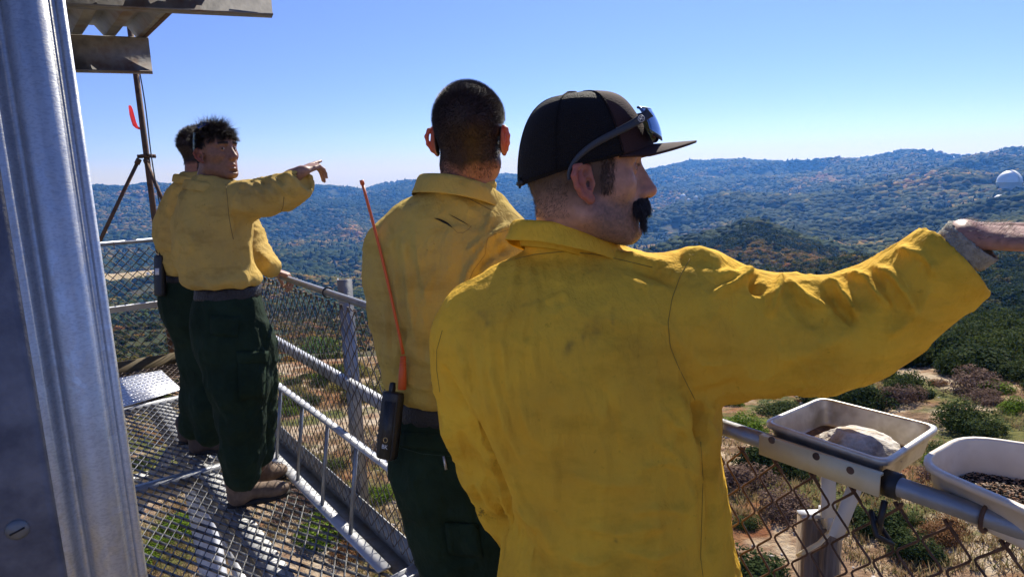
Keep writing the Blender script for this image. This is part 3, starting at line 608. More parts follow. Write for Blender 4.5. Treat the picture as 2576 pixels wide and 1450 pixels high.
D0=.65;e=P(268,725,D0);dep=ray(268,725)*np.array([1,1,0]);dep/=np.linalg.norm(dep);lat=np.array([dep[1],-dep[0],0])
gp=[(-.60,.052),(-.20,.022),(-.075,.008),(-.066,.001),(-.060,.003),(-.056,.009),(-.0515,.014),(-.048,.013)]
for a in np.linspace(math.pi*.95,math.pi*.17,18): gp.append((-.0280+.0190*math.cos(a),.010-.0175*math.sin(a)))
gp+=[(-.0088,.0025)]
for a in np.linspace(math.pi,0,8): gp.append((-.0040+.0040*math.cos(a),.002-.0042*math.sin(a)))
gp+=[(-.0004,.006),(-.010,.02),(-.06,.09),(-.6,.12)]
gp=np.array(gp);wall=thing('metal_wall_corner',e-ZV*1.3,'big rounded galvanised sheet metal corner trim of the lookout cab, left edge','metal wall')
base=np.array([e[0],e[1],-.6]);mb=MB();mb.extrude(gp[::-1],base,lat,dep,ZV*3.3);o=mb.build('sheet',zinc,wall,True)
plm=mat('dull_zinc_panel',(.10,.105,.13),.5,.55,spec=.3,var=[(.15,.155,.18),(.20,.205,.23)],scale=22,bump=.08,bscale=300)  # zinc darkened in its colour to stand in for dark surroundings it reflects
fp=np.array([(-.60,.048),(-.20,.017),(-.075,.0035),(-.0665,.0008),(-.0668,.0028),(-.075,.0055),(-.20,.019),(-.60,.050)]);mb=MB();mb.extrude(fp[::-1],base,lat,dep,ZV*3.3);mb.build('flat_panel',plm,wall)
s_=None
for k in np.linspace(.3,1.2,4000):
    q=P(44,1330,k);u_=(q-e)@lat;v_=(q-e)@dep
    if v_>=np.interp(u_,fp[:4,0],fp[:4,1]): s_=q;break

ax=-dep;mb=MB();mb.lathe(s_-dep*.0005,[(.0001,.0042),(.006,.0036),(.0092,.0018),(.0100,0),(.0100,-.004)],24,axis=ax);mb.build('screw',galvd,wall,True)
mb=MB();mb.bar(s_-dep*.0044-lat*.006-ZV*.002,s_-dep*.0044+lat*.006+ZV*.002,.0016,.0014,up=dep);mb.build('screw_slot',blk,wall)
# ---------------------------------------------------------------- trays on the rail
alu=mat('tray_aluminium',(.40,.35,.27),.42,.5,var=[(.70,.66,.57),(.52,.46,.36)],scale=10)
def rrect(cs,r,n=6):
    """rounded quad through 4 3D corners"""
    out=[]
    for i in range(4):
        c=cs[i];a=cs[i-1];b=cs[(i+1)%4];u=(a-c)/np.linalg.norm(a-c);v=(b-c)/np.linalg.norm(b-c)
        p0,p1=c+u*r,c+v*r
        for s in np.linspace(0,1,n): out.append((1-s)**2*p0+2*s*(1-s)*c+s*s*p1)
    return np.array(out)
def tray(name,cs,depth,taper,r,lip,thick,m,label,cat='tray'):
    cs=[np.array(c) for c in cs];ctr=np.mean(cs,0);t=thing(name,ctr-ZV*depth,label,cat)
    rings=[]
    def sc_(k,z,rr=r): return rrect([ctr+(c-ctr)*k for c in cs],rr)+ZV*z
    L=np.linalg.norm(cs[0]-cs[1])/2;kl=1+lip/L
    prof=[(kl,-.006),(kl*1.004,.0),(kl,.003),(1.004,.004),(1,.0),(1-taper*.9,-depth+.006),(1-taper*1.15,-depth),(.02,-depth)]
    out=[(.02,-depth-thick),(1-taper*1.1,-depth-thick),(1-taper*.8,-depth+.006),(1.0+thick/L,-.004)]
    for k,z in prof+out: rings.append(sc_(k,z,r*k))
    n=len(rings[0]);V=np.concatenate(rings);Q_=[]
    R_=len(rings)
    for i in range(R_):
        i2=(i+1)%R_
        if i==R_-1: i2=0
        for j in range(n): Q_.append([i*n+j,i*n+(j+1)%n,i2*n+(j+1)%n,i2*n+j])
    mesh('pan',V,np.array(Q_)[:, ::-1],m,t,True);return t,ctr
zt_=1.10
# near edge of tray parallel to rail
n0=1.07
def onplane(px,py,z): return Z(px,py,z)
c1=onplane(1932,1064,zt_);c2=onplane(2222,1160,zt_);c3=onplane(2350,1075,zt_);c0=onplane(2070,1005,zt_)
t1_,ctr1=tray('metal_tray',[c1,c2,c3,c0],.045,.07,.022,.008,.002,alu,'rectangular grey metal baking tray holding a rock, on the fence rail')
soil=mat('tray_dirt',(.08,.045,.028),.9,var=[(.20,.12,.07)],scale=60,bump=.5,bscale=200)
k_=.90;mb=MB();rr_=rrect([ctr1+(c-ctr1)*k_ for c in (c1,c2,c3,c0)],.02)-ZV*.0440;V=np.concatenate([rr_,[ctr1-ZV*.0420]]);n_=len(rr_);tag(mesh('dirt',V,np.array([[n_,i,(i+1)%n_] for i in range(n_)]),soil,None,True),'dark brown dirt and debris on the tray bottom','dirt',kind='stuff')
V,T=ico(5)
nn_=V/np.linalg.norm(V,axis=1)[:,None]
V=V.copy();
for ax_,dd in (((0,0,1),.62),((.5,.2,.8),.66),((-.8,.1,.5),.78),((.2,-.9,.3),.70),((.9,.3,.2),.86),((-.3,.9,.1),.72),((-.6,-.6,.45),.74),((.55,-.5,.5),.70)):
    a=np.array(ax_,float);a/=np.linalg.norm(a);s=V@a;V=V-np.outer(np.maximum(s-dd,0),a)*.93
V*=(1+.05*fbm(V[:,0]*4,V[:,1]*4,V[:,2]*4,4))[:,None]
rc=Z(2165,1130,zt_-.03);rc[2]=zt_-.045+.024
ax1=(c2-c1)/np.linalg.norm(c2-c1);ax2=np.cross(ZV,ax1)
Vr=rc+V[:,:1]*ax1*.072+V[:,1:2]*ax2*.05+V[:,2:]*ZV*.032
rockm=mat('rock',(.30,.27,.23),.85,var=[(.62,.58,.52),(.45,.33,.2)],scale=22,bump=.6,bscale=90,detail=8)
rk=mesh('rock',Vr,T,rockm,None,False);tag(rk,'pale craggy rock lying in the metal baking tray','rock')
# cream bracket on the rail
crm=mat('cream_paint',(.62,.50,.27),.45,var=[(.70,.62,.42)],scale=10)
pa,pb=P(1905,1085,1.19),P(2222,1185,1.035)
ta,tb=float(pa@TV),float(pb@TV)
br=thing('bracket',W(1.0,(ta+tb)/2,1.07),'cream angle bracket with three holes bolted to the rail under the metal tray','bracket')
mb=MB();mb.extrude([(-.0,.0),(.012,.0),(.012,-.004),(.004,-.004),(.004,-.036),(0,-.036)],W(.998,tb,1.094),NV,ZV,TV*(ta-tb));mb.build('angle_plate',crm,br)
for x_,y_,d_ in ((1940,1106,1.16),(2052,1147,1.10),(2138,1182,1.055)):
    r_=ray(x_,y_);k=(.9975-C0@NV)/(r_@NV);p=C0+r_*k;mb=MB();mb.lathe(p,[(.0001,.0008),(.0050,.0006),(.0062,0.0003),(.0062,-.002)],16,axis=-NV);mb.build('bolt',rust,br)
for px0,py0,px1,py1,dd,nm in ((2083,1165,2083,1300,1.24,'upright'),(2163,1190,2100,1350,1.19,'diagonal')):
    mb=MB();mb.bar(P(px0,py0,dd),P(px1,py1,dd),.026,.004,up=M@np.array([0,0,1.]));mb.build(nm,mat(nm+'_paint',(.66,.63,.55),.5,var=[(.74,.72,.66)],scale=8),br)
# wooden post
wood=mat('weathered_wood',(.10,.075,.055),.85,var=[(.26,.20,.15),(.16,.12,.09)],scale=6,stretch=(9,9,.6),bump=.5,bscale=20)
def wpost(x0,x1,yt,d,name,parent):
    a=P((x0+x1)/2,yt,d);w_=(x1-x0)/F*d;mb=MB();mb.bar(a,a-ZV*1.4,w_,.04,up=M@np.array([0,0,1.]));return mb.build(name,wood,parent)
wp=thing('wooden_post',P(2060,1450,1.28),'split weathered wooden post outside the rusty mesh under the tray','post')
wpost(2016,2068,1296,1.30,'plank',wp);wpost(2062,2106,1326,1.285,'plank',wp)
mb=MB();mb.tube([P(2008,1395,1.27),P(2020,1388,1.25),P(2060,1365,1.25),P(2088,1335,1.255)],.0045,8);mb.build('strap',crm,wp,True)
mb=MB();mb.box(P(2040,1292,1.28),(.022,0,0),(0,.012,0),(0,0,.003));mb.box(P(2076,1300,1.27),(.005,0,0),(0,.02,0),(0,0,.014));mb.build('metal_cap',galvb,wp)
# plastic tub with birdseed
zt2=1.108
d1=onplane(2318,1165,zt2);d2=onplane(2700,1330,zt2);d3=onplane(2770,1150,zt2);d0=onplane(2430,1100,zt2)
plas=mat('white_plastic',(.68,.58,.46),.4,var=[(.74,.65,.53),(.60,.50,.38)],scale=9)
t2_,ctr2=tray('plastic_tub',[d1,d2,d3,d0],.06,.10,.045,.010,.003,plas,'white plastic tub of birdseed on the rail at the right edge','tub')
# seeds: many, in a heap
n_=5200;cs2=[ctr2+(c-ctr2)*.84 for c in (d1,d2,d3,d0)];uu,vv=RNG.uniform(0,1,n_),RNG.uniform(0,1,n_)
Pn=(cs2[0]*((1-uu)*(1-vv))[:,None]+cs2[1]*(uu*(1-vv))[:,None]+cs2[2]*(uu*vv)[:,None]+cs2[3]*((1-uu)*vv)[:,None])
s2,T2=ico(1);hz_=.010+.016*np.exp(-((uu-.5)**2+(vv-.45)**2)/.10);Pn=Pn-ZV*.06+ZV*(hz_*RNG.uniform(.75,1,n_))[:,None]
th=RNG.uniform(0,6.28,n_);ph=RNG.normal(0,.4,n_);ax_=np.stack([np.cos(th)*np.cos(ph),np.sin(th)*np.cos(ph),np.sin(ph)],1)
sz=.0017;V=s2[None]*sz;al=(s2@ax_.T).T[:,:,None]*ax_[:,None,:]*sz;V=(V+al*1.1)+Pn[:,None,:]
hp=mesh('birdseed',V.reshape(-1,3),(T2[None]+(np.arange(n_)*len(s2))[:,None,None]).reshape(-1,3),None,None,True)
sm=folmat('birdseed',[(0,(.015,.014,.014)),(.5,(.03,.028,.028)),(.62,(.30,.24,.18)),(.8,(.5,.28,.16)),(1,(.62,.55,.45))])
hp.data.materials.append(sm);tag(hp,'mixed dark and pale birdseed heaped in the white tub','birdseed',kind='stuff')
# ---------------------------------------------------------------- signed distance modelling
class SDF:
    def __init__(s,lo,hi,h):
        s.lo=np.array(lo,float);s.h=h;s.n=np.ceil((np.array(hi)-s.lo)/h).astype(int)+1
        g=[s.lo[i]+np.arange(s.n[i])*h for i in range(3)];s.g=g
        s.D=np.full(s.n,1.,np.float32)
    def sub(s,lo,hi):
        i0=np.clip(np.floor((np.array(lo)-s.lo)/s.h).astype(int),0,s.n);i1=np.clip(np.ceil((np.array(hi)-s.lo)/s.h).astype(int)+1,0,s.n)
        sl=tuple(slice(a,b) for a,b in zip(i0,i1));G=np.meshgrid(*[s.g[i][sl[i]] for i in range(3)],indexing='ij')
        return sl,np.stack(G,-1).astype(np.float32)
    def full(s): return s.sub(s.lo,s.lo+s.n*s.h)
    def merge(s,sl,d,k=0.,op='u'):
        A=s.D[sl]
        if op=='s': A=-A
        if k>0:
            hh=np.maximum(k-np.abs(A-d),0)/k;r=np.minimum(A,d)-hh*hh*k*.25
        else: r=np.minimum(A,d)
        s.D[sl]=-r if op=='s' else r
    def ell(s,c,r,k=.01,op='u',R=None):
        c=np.array(c,np.float32);r=np.array(r,np.float32);m=max(r)+.03+k;sl,G=s.sub(c-m,c+m)
        if 0 in G.shape: return s
        q=G-c
        if R is not None: q=q@np.asarray(R,np.float32).T
        k0=np.linalg.norm(q/r,axis=-1);k1=np.linalg.norm(q/(r*r),axis=-1)+1e-9;d=k0*(k0-1)/k1
        s.merge(sl,d,k,op);return s
    def cone(s,a,b,ra,rb,k=.01,op='u',pad=.04):
        a=np.array(a,np.float32);b=np.array(b,np.float32);m=max(ra,rb)+pad+k
        sl,G=s.sub(np.minimum(a,b)-m,np.maximum(a,b)+m)
        if 0 in G.shape: return s
        ab=b-a;t=np.clip(((G-a)@ab)/max(float(ab@ab),1e-9),0,1);d=np.linalg.norm(G-a-t[...,None]*ab,axis=-1)-(ra+(rb-ra)*t)
        s.merge(sl,d.astype(np.float32),k,op);return s
    def chain(s,pts,rad,k=.01,op='u',pad=.04):
        for i in range(len(pts)-1): s.cone(pts[i],pts[i+1],rad[i],rad[i+1],k,op,pad)
        return s
    def loft(s,zs,cs,a,b,ux,p=2.3,k=.03,yaw=0.,op='u'):
        """stack of superellipse slices; zs ascending, centres cs (n,2), half widths a along ux, half depths b"""
        zs=np.array(zs,float);cs=np.array(cs,float);a=np.array(a,float);b=np.array(b,float)
        m=max(a.max(),b.max())+.05;lo=[cs[:,0].min()-m,cs[:,1].min()-m,zs[0]-.06];hi=[cs[:,0].max()+m,cs[:,1].max()+m,zs[-1]+.06]
        sl,G=s.sub(lo,hi);z=s.g[2][sl[2]]
        def pi(v):
            # smooth interpolation
            d=np.gradient(v,zs);i=np.clip(np.searchsorted(zs,z)-1,0,len(zs)-2);hh=zs[i+1]-zs[i];t=np.clip((z-zs[i])/hh,0,1)
            return (2*t**3-3*t**2+1)*v[i]+(t**3-2*t**2+t)*hh*d[i]+(-2*t**3+3*t**2)*v[i+1]+(t**3-t**2)*hh*d[i+1]
        cx,cy,aa,bb=pi(cs[:,0]),pi(cs[:,1]),pi(a),pi(b)
        X=G[...,0]-cx;Y=G[...,1]-cy;u=np.array([math.cos(yaw),math.sin(yaw)])
        ux=np.array(ux,float)[:2];ux/=np.linalg.norm(ux);vx=np.array([-ux[1],ux[0]])
        if yaw: ux,vx=ux*math.cos(yaw)+vx*math.sin(yaw),-ux*math.sin(yaw)+vx*math.cos(yaw)
        U=np.abs(X*ux[0]+Y*ux[1])/aa;V=np.abs(X*vx[0]+Y*vx[1])/bb
        kk=(U**p+V**p)**(1/p);d=(kk-1)*np.minimum(aa,bb)
        zc=np.maximum(zs[0]-z,z-zs[-1]);d=np.where(zc>0,np.sqrt(np.maximum(d,0)**2+zc**2),np.maximum(d,zc))
        s.merge(sl,d.astype(np.float32),k,op);return s
    def cutoff(s,p,n,r,depth,wall,inner=None):
        """open sleeve end: slice flat at p and hollow it out"""
        p=np.array(p,np.float32);n=np.array(n,np.float32);n/=np.linalg.norm(n);sl,G=s.sub(p-r*1.9,p+r*1.9);q=G-p;h_=q@n;rad=np.linalg.norm(q-h_[...,None]*n,axis=-1)
        A=s.D[sl];A=np.where(rad<r*1.7,np.maximum(A,h_),A);inn=np.maximum(s.D[sl]+wall,-(h_+depth));s.D[sl]=np.where(rad<r*1.7,np.maximum(A,-inn),A).astype(np.float32);return s
    def mesh(s):
        D=s.D;n=D.shape;S=D<0
        # surface nets
        c=[S[i:n[0]-1+i,j:n[1]-1+j,k:n[2]-1+k] for i in(0,1) for j in(0,1) for k in(0,1)]
        cnt=sum(x.astype(np.int8) for x in c);act=(cnt>0)&(cnt<8);I,J,K=np.nonzero(act);N_=len(I);vid=np.full(act.shape,-1,np.int64);vid[I,J,K]=np.arange(N_)
        acc=np.zeros((N_,3));w=np.zeros(N_)
        cor=[(i,j,k) for i in(0,1) for j in(0,1) for k in(0,1)]
        for a in range(8):
            for b in range(a+1,8):
                ca,cb=np.array(cor[a]),np.array(cor[b])
                if abs(ca-cb).sum()!=1: continue
                da=D[I+ca[0],J+ca[1],K+ca[2]];db=D[I+cb[0],J+cb[1],K+cb[2]];x=(da<0)!=(db<0)
                t=np.where(x,da/(np.where(da==db,1,da-db)),0)[:,None];acc+=np.where(x[:,None],ca+(cb-ca)*t,0);w+=x
        V=s.lo+(np.stack([I,J,K],1)+acc/w[:,None])*s.h
        Q=[]
        for ax in range(3):
            o=[0,0,0];o[ax]=1;A=S[tuple(slice(0,n[i]-o[i]) for i in range(3))];B=S[tuple(slice(o[i],n[i]) for i in range(3))]
            e=A!=B;i,j,k=np.nonzero(e);P_=np.stack([i,j,k],1);b1,b2=[(1,2),(2,0),(0,1)][ax]
            ok=(P_[:,b1]>0)&(P_[:,b2]>0)&(P_[:,b1]<n[b1]-1)&(P_[:,b2]<n[b2]-1);P_=P_[ok];inside=A[P_[:,0],P_[:,1],P_[:,2]]
            def vv(d1,d2):
                q=P_.copy();q[:,b1]-=d1;q[:,b2]-=d2;return vid[q[:,0],q[:,1],q[:,2]]
            q=np.stack([vv(1,1),vv(0,1),vv(0,0),vv(1,0)],1);q[~inside]=q[~inside][:,::-1];Q.append(q)
        return V,np.concatenate(Q)
def vnormals(V,Q):
    n=np.cross(V[Q[:,2]]-V[Q[:,0]],V[Q[:,3]]-V[Q[:,1]]);N=np.zeros_like(V)
    for k in range(4): np.add.at(N,Q[:,k],n)
    return N/(np.linalg.norm(N,axis=1)[:,None]+1e-12)
def relax(V,Q,it=2,f=.5):
    E=np.concatenate([Q[:,[0,1]],Q[:,[1,2]],Q[:,[2,3]],Q[:,[3,0]]]);E=np.concatenate([E,E[:,::-1]])
    cnt=np.bincount(E[:,0],minlength=len(V))[:,None]
    for _ in range(it):
        S_=np.stack([np.bincount(E[:,0],V[E[:,1],i],minlength=len(V)) for i in range(3)],1);V=V+(S_/np.maximum(cnt,1)-V)*f
    return V
def seg2d(x,y,poly):
    """distance in px to polyline and arc fraction"""
    best=np.full(len(x),1e9);fr=np.zeros(len(x));poly=np.array(poly,float);L=np.concatenate([[0],np.cumsum(np.linalg.norm(np.diff(poly,axis=0),axis=1))])
    sd_=np.zeros(len(x))
    for i in range(len(poly)-1):
        a,b=poly[i],poly[i+1];d=b-a;l2=max(d@d,1e-9);t=np.clip(((x-a[0])*d[0]+(y-a[1])*d[1])/l2,0,1)
        ex,ey=x-a[0]-t*d[0],y-a[1]-t*d[1];q=np.hypot(ex,ey);m=q<best;best=np.where(m,q,best);fr=np.where(m,(L[i]+t*(L[i+1]-L[i]))/L[-1],fr)
    return best,fr
def fold(V,N,folds,dmax=None):
    """raise/lower cloth along creases traced on the side that faces the photograph"""
    x,y,d=projv(V);face=np.clip(((C0-V)/np.linalg.norm(C0-V,axis=1)[:,None]*N).sum(1)*2+.6,0,1);dis=np.zeros(len(V))
    for poly,hh,wd in folds:
        P_=np.array(poly);m=(x>P_[:,0].min()-3*wd)&(x<P_[:,0].max()+3*wd)&(y>P_[:,1].min()-3*wd)&(y<P_[:,1].max()+3*wd)
        if not m.any(): continue
        q,f=seg2d(x[m],y[m],poly);tp=np.clip(np.minimum(f,1-f)*5+.15,0,1);dis[m]+=hh*np.exp(-(q/wd)**2)*tp
    return V+N*(dis*face)[:,None]
def strands(Pn,Dn,L,r,curl=0.,seg=3,grav=0.,bend=None):
    n=len(Pn);L=np.broadcast_to(np.asarray(L,float),(n,));p=Pn.copy();d=Dn/np.linalg.norm(Dn,axis=1)[:,None]
    side=np.cross(d,RNG.normal(size=(n,3)));side/=np.linalg.norm(side,axis=1)[:,None];up_=np.cross(d,side);rings=[]
    ph=RNG.uniform(0,6.28,n)
    for i in range(seg+1):
        rr_=r*(1-i/(seg+.15))
        ring=[p+rr_*(math.cos(a)*side+math.sin(a)*up_) for a in (0,2.094,4.189)];rings.append(np.stack(ring,1))
        if i<seg:
            d=d+np.array([0,0,-grav/seg])+curl*(np.cos(ph+i*1.7)[:,None]*side+np.sin(ph+i*1.7)[:,None]*up_)
            if bend is not None: d=d+bend/seg
            d/=np.linalg.norm(d,axis=1)[:,None];p=p+d*(L/seg)[:,None]
    V=np.stack(rings,1).reshape(n,-1,3);F_=[]
    for i in range(seg):
        for j in range(3): F_.append([i*3+j,i*3+(j+1)%3,(i+1)*3+(j+1)%3,(i+1)*3+j])
    F_=np.array(F_);k=(seg+1)*3
    return V.reshape(-1,3),(F_[None]+(np.arange(n)*k)[:,None,None]).reshape(-1,4)
# ---------------------------------------------------------------- cloth and skin materials
def cloth(name,base,dark,tired=.5,weave=900,sheen=.3,stain=(.12,.10,.05),st=.5,scale=7.):
    m=bpy.data.materials.new(name);m.use_nodes=True;n=m.node_tree.nodes;l=m.node_tree.links;b=n['Principled BSDF'];b.inputs['Roughness'].default_value=.9;b.inputs['Specular IOR Level'].default_value=.15
    b.inputs['Sheen Weight'].default_value=sheen;b.inputs['Sheen Roughness'].default_value=.4;b.inputs['Sheen Tint'].default_value=(*base,1)
    tc=n.new('ShaderNodeTexCoord');o=tc.outputs['Object']
    def ns(s,d=5,st_=None,off=0):
        q=n.new('ShaderNodeTexNoise');q.inputs['Scale'].default_value=s;q.inputs['Detail'].default_value=d;q.inputs['Roughness'].default_value=.6;mp=n.new('ShaderNodeMapping');mp.inputs['Scale'].default_value=st_ or (1,1,1);mp.inputs['Location'].default_value=(off,off,off);l.new(o,mp.inputs[0]);l.new(mp.outputs[0],q.inputs['Vector']);return q.outputs[0]
    def ramp(f,p0,c0,p1,c1):
        cr=n.new('ShaderNodeValToRGB');e=cr.color_ramp.elements;e[0].position=p0;e[0].color=(*c0,1);e[1].position=p1;e[1].color=(*c1,1);l.new(f,cr.inputs[0]);return cr.outputs[0]
    def mx(f,a,c,bl='MIX'):
        q=n.new('ShaderNodeMix');q.data_type='RGBA';q.blend_type=bl
        if isinstance(f,float): q.inputs[0].default_value=f
        else: l.new(f,q.inputs[0])
        l.new(a,q.inputs[6]);l.new(c,q.inputs[7]);return q.outputs[2]
    c=ramp(ns(scale,5),.35,dark,.65,base)
    s1=ramp(ns(scale*1.7,6,(1,1,2.2),4.),.50,(1,1,1),.72,stain)
    c=mx(st,c,s1,'MULTIPLY')
    s2=ramp(ns(60,2,None,9.),.70,(1,1,1),.76,(.25,.22,.15));c=mx(.6*tired,c,s2,'MULTIPLY')
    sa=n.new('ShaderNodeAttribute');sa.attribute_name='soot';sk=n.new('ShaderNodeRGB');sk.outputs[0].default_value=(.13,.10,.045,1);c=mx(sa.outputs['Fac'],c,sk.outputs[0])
    l.new(c,b.inputs['Base Color'])
    # weave and fine creases
    n1=ns(weave,1);n2=ns(20,5,(1,1,.5));bp=n.new('ShaderNodeBump');bp.inputs['Strength'].default_value=.35;bp.inputs['Distance'].default_value=.0012;l.new(n1,bp.inputs['Height'])
    b2=n.new('ShaderNodeBump');b2.inputs['Strength'].default_value=.6;b2.inputs['Distance'].default_value=.028;l.new(n2,b2.inputs['Height']);l.new(bp.outputs[0],b2.inputs['Normal']);l.new(b2.outputs[0],b.inputs['Normal'])
    tr=n.new('ShaderNodeBsdfTranslucent');l.new(c,tr.inputs[0]);ms=n.new('ShaderNodeMixShader');ms.inputs[0].default_value=.08;l.new(b.outputs[0],ms.inputs[1]);l.new(tr.outputs[0],ms.inputs[2]);l.new(ms.outputs[0],n['Material Output'].inputs[0])
    return m
def skinmat(name,rough=.5,sss=.12):
    m=bpy.data.materials.new(name);m.use_nodes=True;n=m.node_tree.nodes;l=m.node_tree.links;b=n['Principled BSDF'];b.inputs['Roughness'].default_value=rough;b.inputs['Specular IOR Level'].default_value=.35
    at=n.new('ShaderNodeVertexColor');at.layer_name='col'
    tc=n.new('ShaderNodeTexCoord');nz=n.new('ShaderNodeTexNoise');nz.inputs['Scale'].default_value=90;nz.inputs['Detail'].default_value=5;l.new(tc.outputs['Object'],nz.inputs['Vector'])
    mr=n.new('ShaderNodeMapRange');mr.inputs[1].default_value=.3;mr.inputs[2].default_value=.7;mr.inputs[3].default_value=.82;mr.inputs[4].default_value=1.12;l.new(nz.outputs[0],mr.inputs[0])
    mu=n.new('ShaderNodeVectorMath');mu.operation='SCALE';l.new(at.outputs['Color'],mu.inputs[0]);l.new(mr.outputs[0],mu.inputs['Scale']);l.new(mu.outputs[0],b.inputs['Base Color'])
    b.inputs['Subsurface Weight'].default_value=sss;b.inputs['Subsurface Radius'].default_value=(1,.3,.15);b.inputs['Subsurface Scale'].default_value=.006
    bp=n.new('ShaderNodeBump');bp.inputs['Strength'].default_value=.25;bp.inputs['Distance'].default_value=.001;n3=n.new('ShaderNodeTexNoise');n3.inputs['Scale'].default_value=500;l.new(tc.outputs['Object'],n3.inputs['Vector']);l.new(n3.outputs[0],bp.inputs['Height']);l.new(bp.outputs[0],b.inputs['Normal'])
    ea=n.new('ShaderNodeAttribute');ea.attribute_name='thin';tr=n.new('ShaderNodeBsdfTranslucent');tr.inputs[0].default_value=(.9,.13,.08,1);ms=n.new('ShaderNodeMixShader')
    l.new(ea.outputs['Fac'],ms.inputs[0]);l.new(b.outputs[0],ms.inputs[1]);l.new(tr.outputs[0],ms.inputs[2]);l.new(ms.outputs[0],n['Material Output'].inputs[0]);return m
SKIN=skinmat('skin')
def hairmat(name,c,rough=.45):
    m=mat(name,c,rough,var=[tuple(min(1,q*2.2) for q in c)],scale=60);return m
# ---------------------------------------------------------------- head
def frame(az,pitch=0.,roll=0.):
    """rows: forward, left, up of a head/hand frame in world"""
    f=np.array([math.sin(az)*math.cos(pitch),math.cos(az)*math.cos(pitch),math.sin(pitch)]);l_=np.cross(ZV,f);l_/=np.linalg.norm(l_);u=np.cross(f,l_)
    l2=l_*math.cos(roll)+u*math.sin(roll);u2=-l_*math.sin(roll)+u*math.cos(roll);return np.array([f,l2,u2])
def head_sdf(h=.0021,neck_to=(-.05,0,-.19),neck_r=.062,mouth_open=0.,jaw=1.,nose=1.,ear_out=0.,nofar=False):
    S=SDF([-.135,-.11,min(-.14,neck_to[2]-.02)],[.14,.11,.145],h)
    S.ell((-.014,0,.043),(.097,.076,.086),0)
    S.ell((.028,0,.052),(.062,.066,.062),.02)
    S.ell((.030,0,-.015),(.058,.062,.075),.03)
    for s in(-1,1):
        S.ell((.052,s*.043,-.006),(.026,.020,.022),.025)
        S.cone((.000,s*.053*jaw,-.055),(.070,s*.018,-.090),.019,.018,.03)
        S.cone((.088,s*.012,.042),(.070,s*.045,.040),.009,.010,.014)
    S.ell((.078,0,-.088),(.021,.022,.017),.02)
    S.ell((.030,0,-.065),(.052,.046,.032),.03)
    S.ell((.070,0,-.045),(.027,.034,.030),.02)
    for s in(-1,1):
        S.ell((.099,s*.034,.020),(.019,.019,.0135),.014,'s')
        S.ell((.0735,s*.032,.021),(.0150,.0155,.0135),.003);S.ell((.0905,s*.033,.0205),(.010,.0125,.0042),.0015,'s')
    S.cone((.090,0,.030),(.1145*1.0,0,-.016),.0075,.0112*nose,.010)
    S.cone((.078,0,.030),(.093,0,-.018),.012,.017,.012)
    S.ell((.112,0,-.019),(.013,.0125,.0105),.008)
    for s in(-1,1):
        S.ell((.1015,s*.0125,-.0215),(.010,.007,.0085),.006);S.ell((.106,s*.0065,-.031),(.0048,.0036,.005),.003,'s')
    z0=-.052+.0
    for s in(-1,1):
        S.cone((.0985,0,z0),(.088,s*.024,z0-.004),.0062,.003,.005)
        S.cone((.0975,0,z0-.0115-mouth_open),(.087,s*.021,z0-.0075-mouth_open*.5),.0068,.0035,.005)
    S.cone((.104,-.018,z0-.0055-mouth_open*.4),(.104,.018,z0-.0055-mouth_open*.4),.0016+mouth_open*.5,.0016+mouth_open*.5,.004,'s')
    S.ell((.094,0,z0-.022-mouth_open),(.010,.018,.006),.008,'s')
    # ears
    for s in(-1,1):
        o=ear_out
        c=np.array([-.006,s*(.079+o*.5),-.002])
        ca,sa=math.cos(.22),math.sin(.22)
        def e(u,v,w_=0):   # u forward, v up inside the tilted ear plane, w outward
            x=u*ca+v*sa*-1;z=v*ca+u*sa
            return c+np.array([x+ -0*w_,s*(w_+(.006+o*.5)*(-u/.016)),z])
        rim=[e(.012,.012,-.002),e(.010,.024,.001),e(.0,.0315,.004),e(-.012,.029,.006),e(-.0185,.016,.008),e(-.0175,-.002,.007),e(-.011,-.018,.004),e(-.001,-.028,.001)]
        S.ell(e(-.002,.0,-.003),(.016,.005,.027),.006)
        for uu_,vv_ in ((-.008,.012),(-.010,.0),(-.005,-.012),(-.004,.020)): S.ell(e(uu_,vv_,.0005),(.010,.0045,.012),.006)
        S.chain(rim,[.0032,.0038,.0042,.0046,.0046,.0042,.004,.0050],.004)
        S.ell(e(.0005,-.027,.001),(.0085,.0045,.009),.004)
        S.chain([e(-.004,.018,.002),e(-.0075,.004,.003),e(-.004,-.012,.002)],[.0028,.0034,.003],.004)
        S.ell(e(.003,-.002,.004),(.0065,.0065,.010),.004,'s')
        S.ell(e(.002,.015,.006),(.0055,.005,.006),.004,'s')
        S.ell(e(.0115,-.004,.0),(.004,.004,.0065),.004)
    S.cone((-.028,0,-.035),neck_to,.056,neck_r,.03,'u',.06)
    return S
def head(name,origin,Fr,scale,colf,mouth_open=0.,neck_w=None,neck_r=.062,jaw=1.,nose=1.,ear_out=0.,h=.0021,extra=None,thin=.35):
    """returns vertices, quads, per-vertex colour, local coordinates"""
    nk=(np.array(neck_w)-origin)@Fr.T/scale
    S=head_sdf(h,nk,neck_r/scale,mouth_open,jaw,nose,ear_out)
    V,Q=S.mesh();V=relax(V,Q,1,.4);N=vnormals(V,Q)
    c=colf(V,N)
    th=np.where((np.abs(V[:,1])>.081)&(V[:,0]<.015)&(V[:,0]>-.04)&(np.abs(V[:,2])<.045),thin,0)
    return V@Fr*scale+origin,Q,c,V,N,th
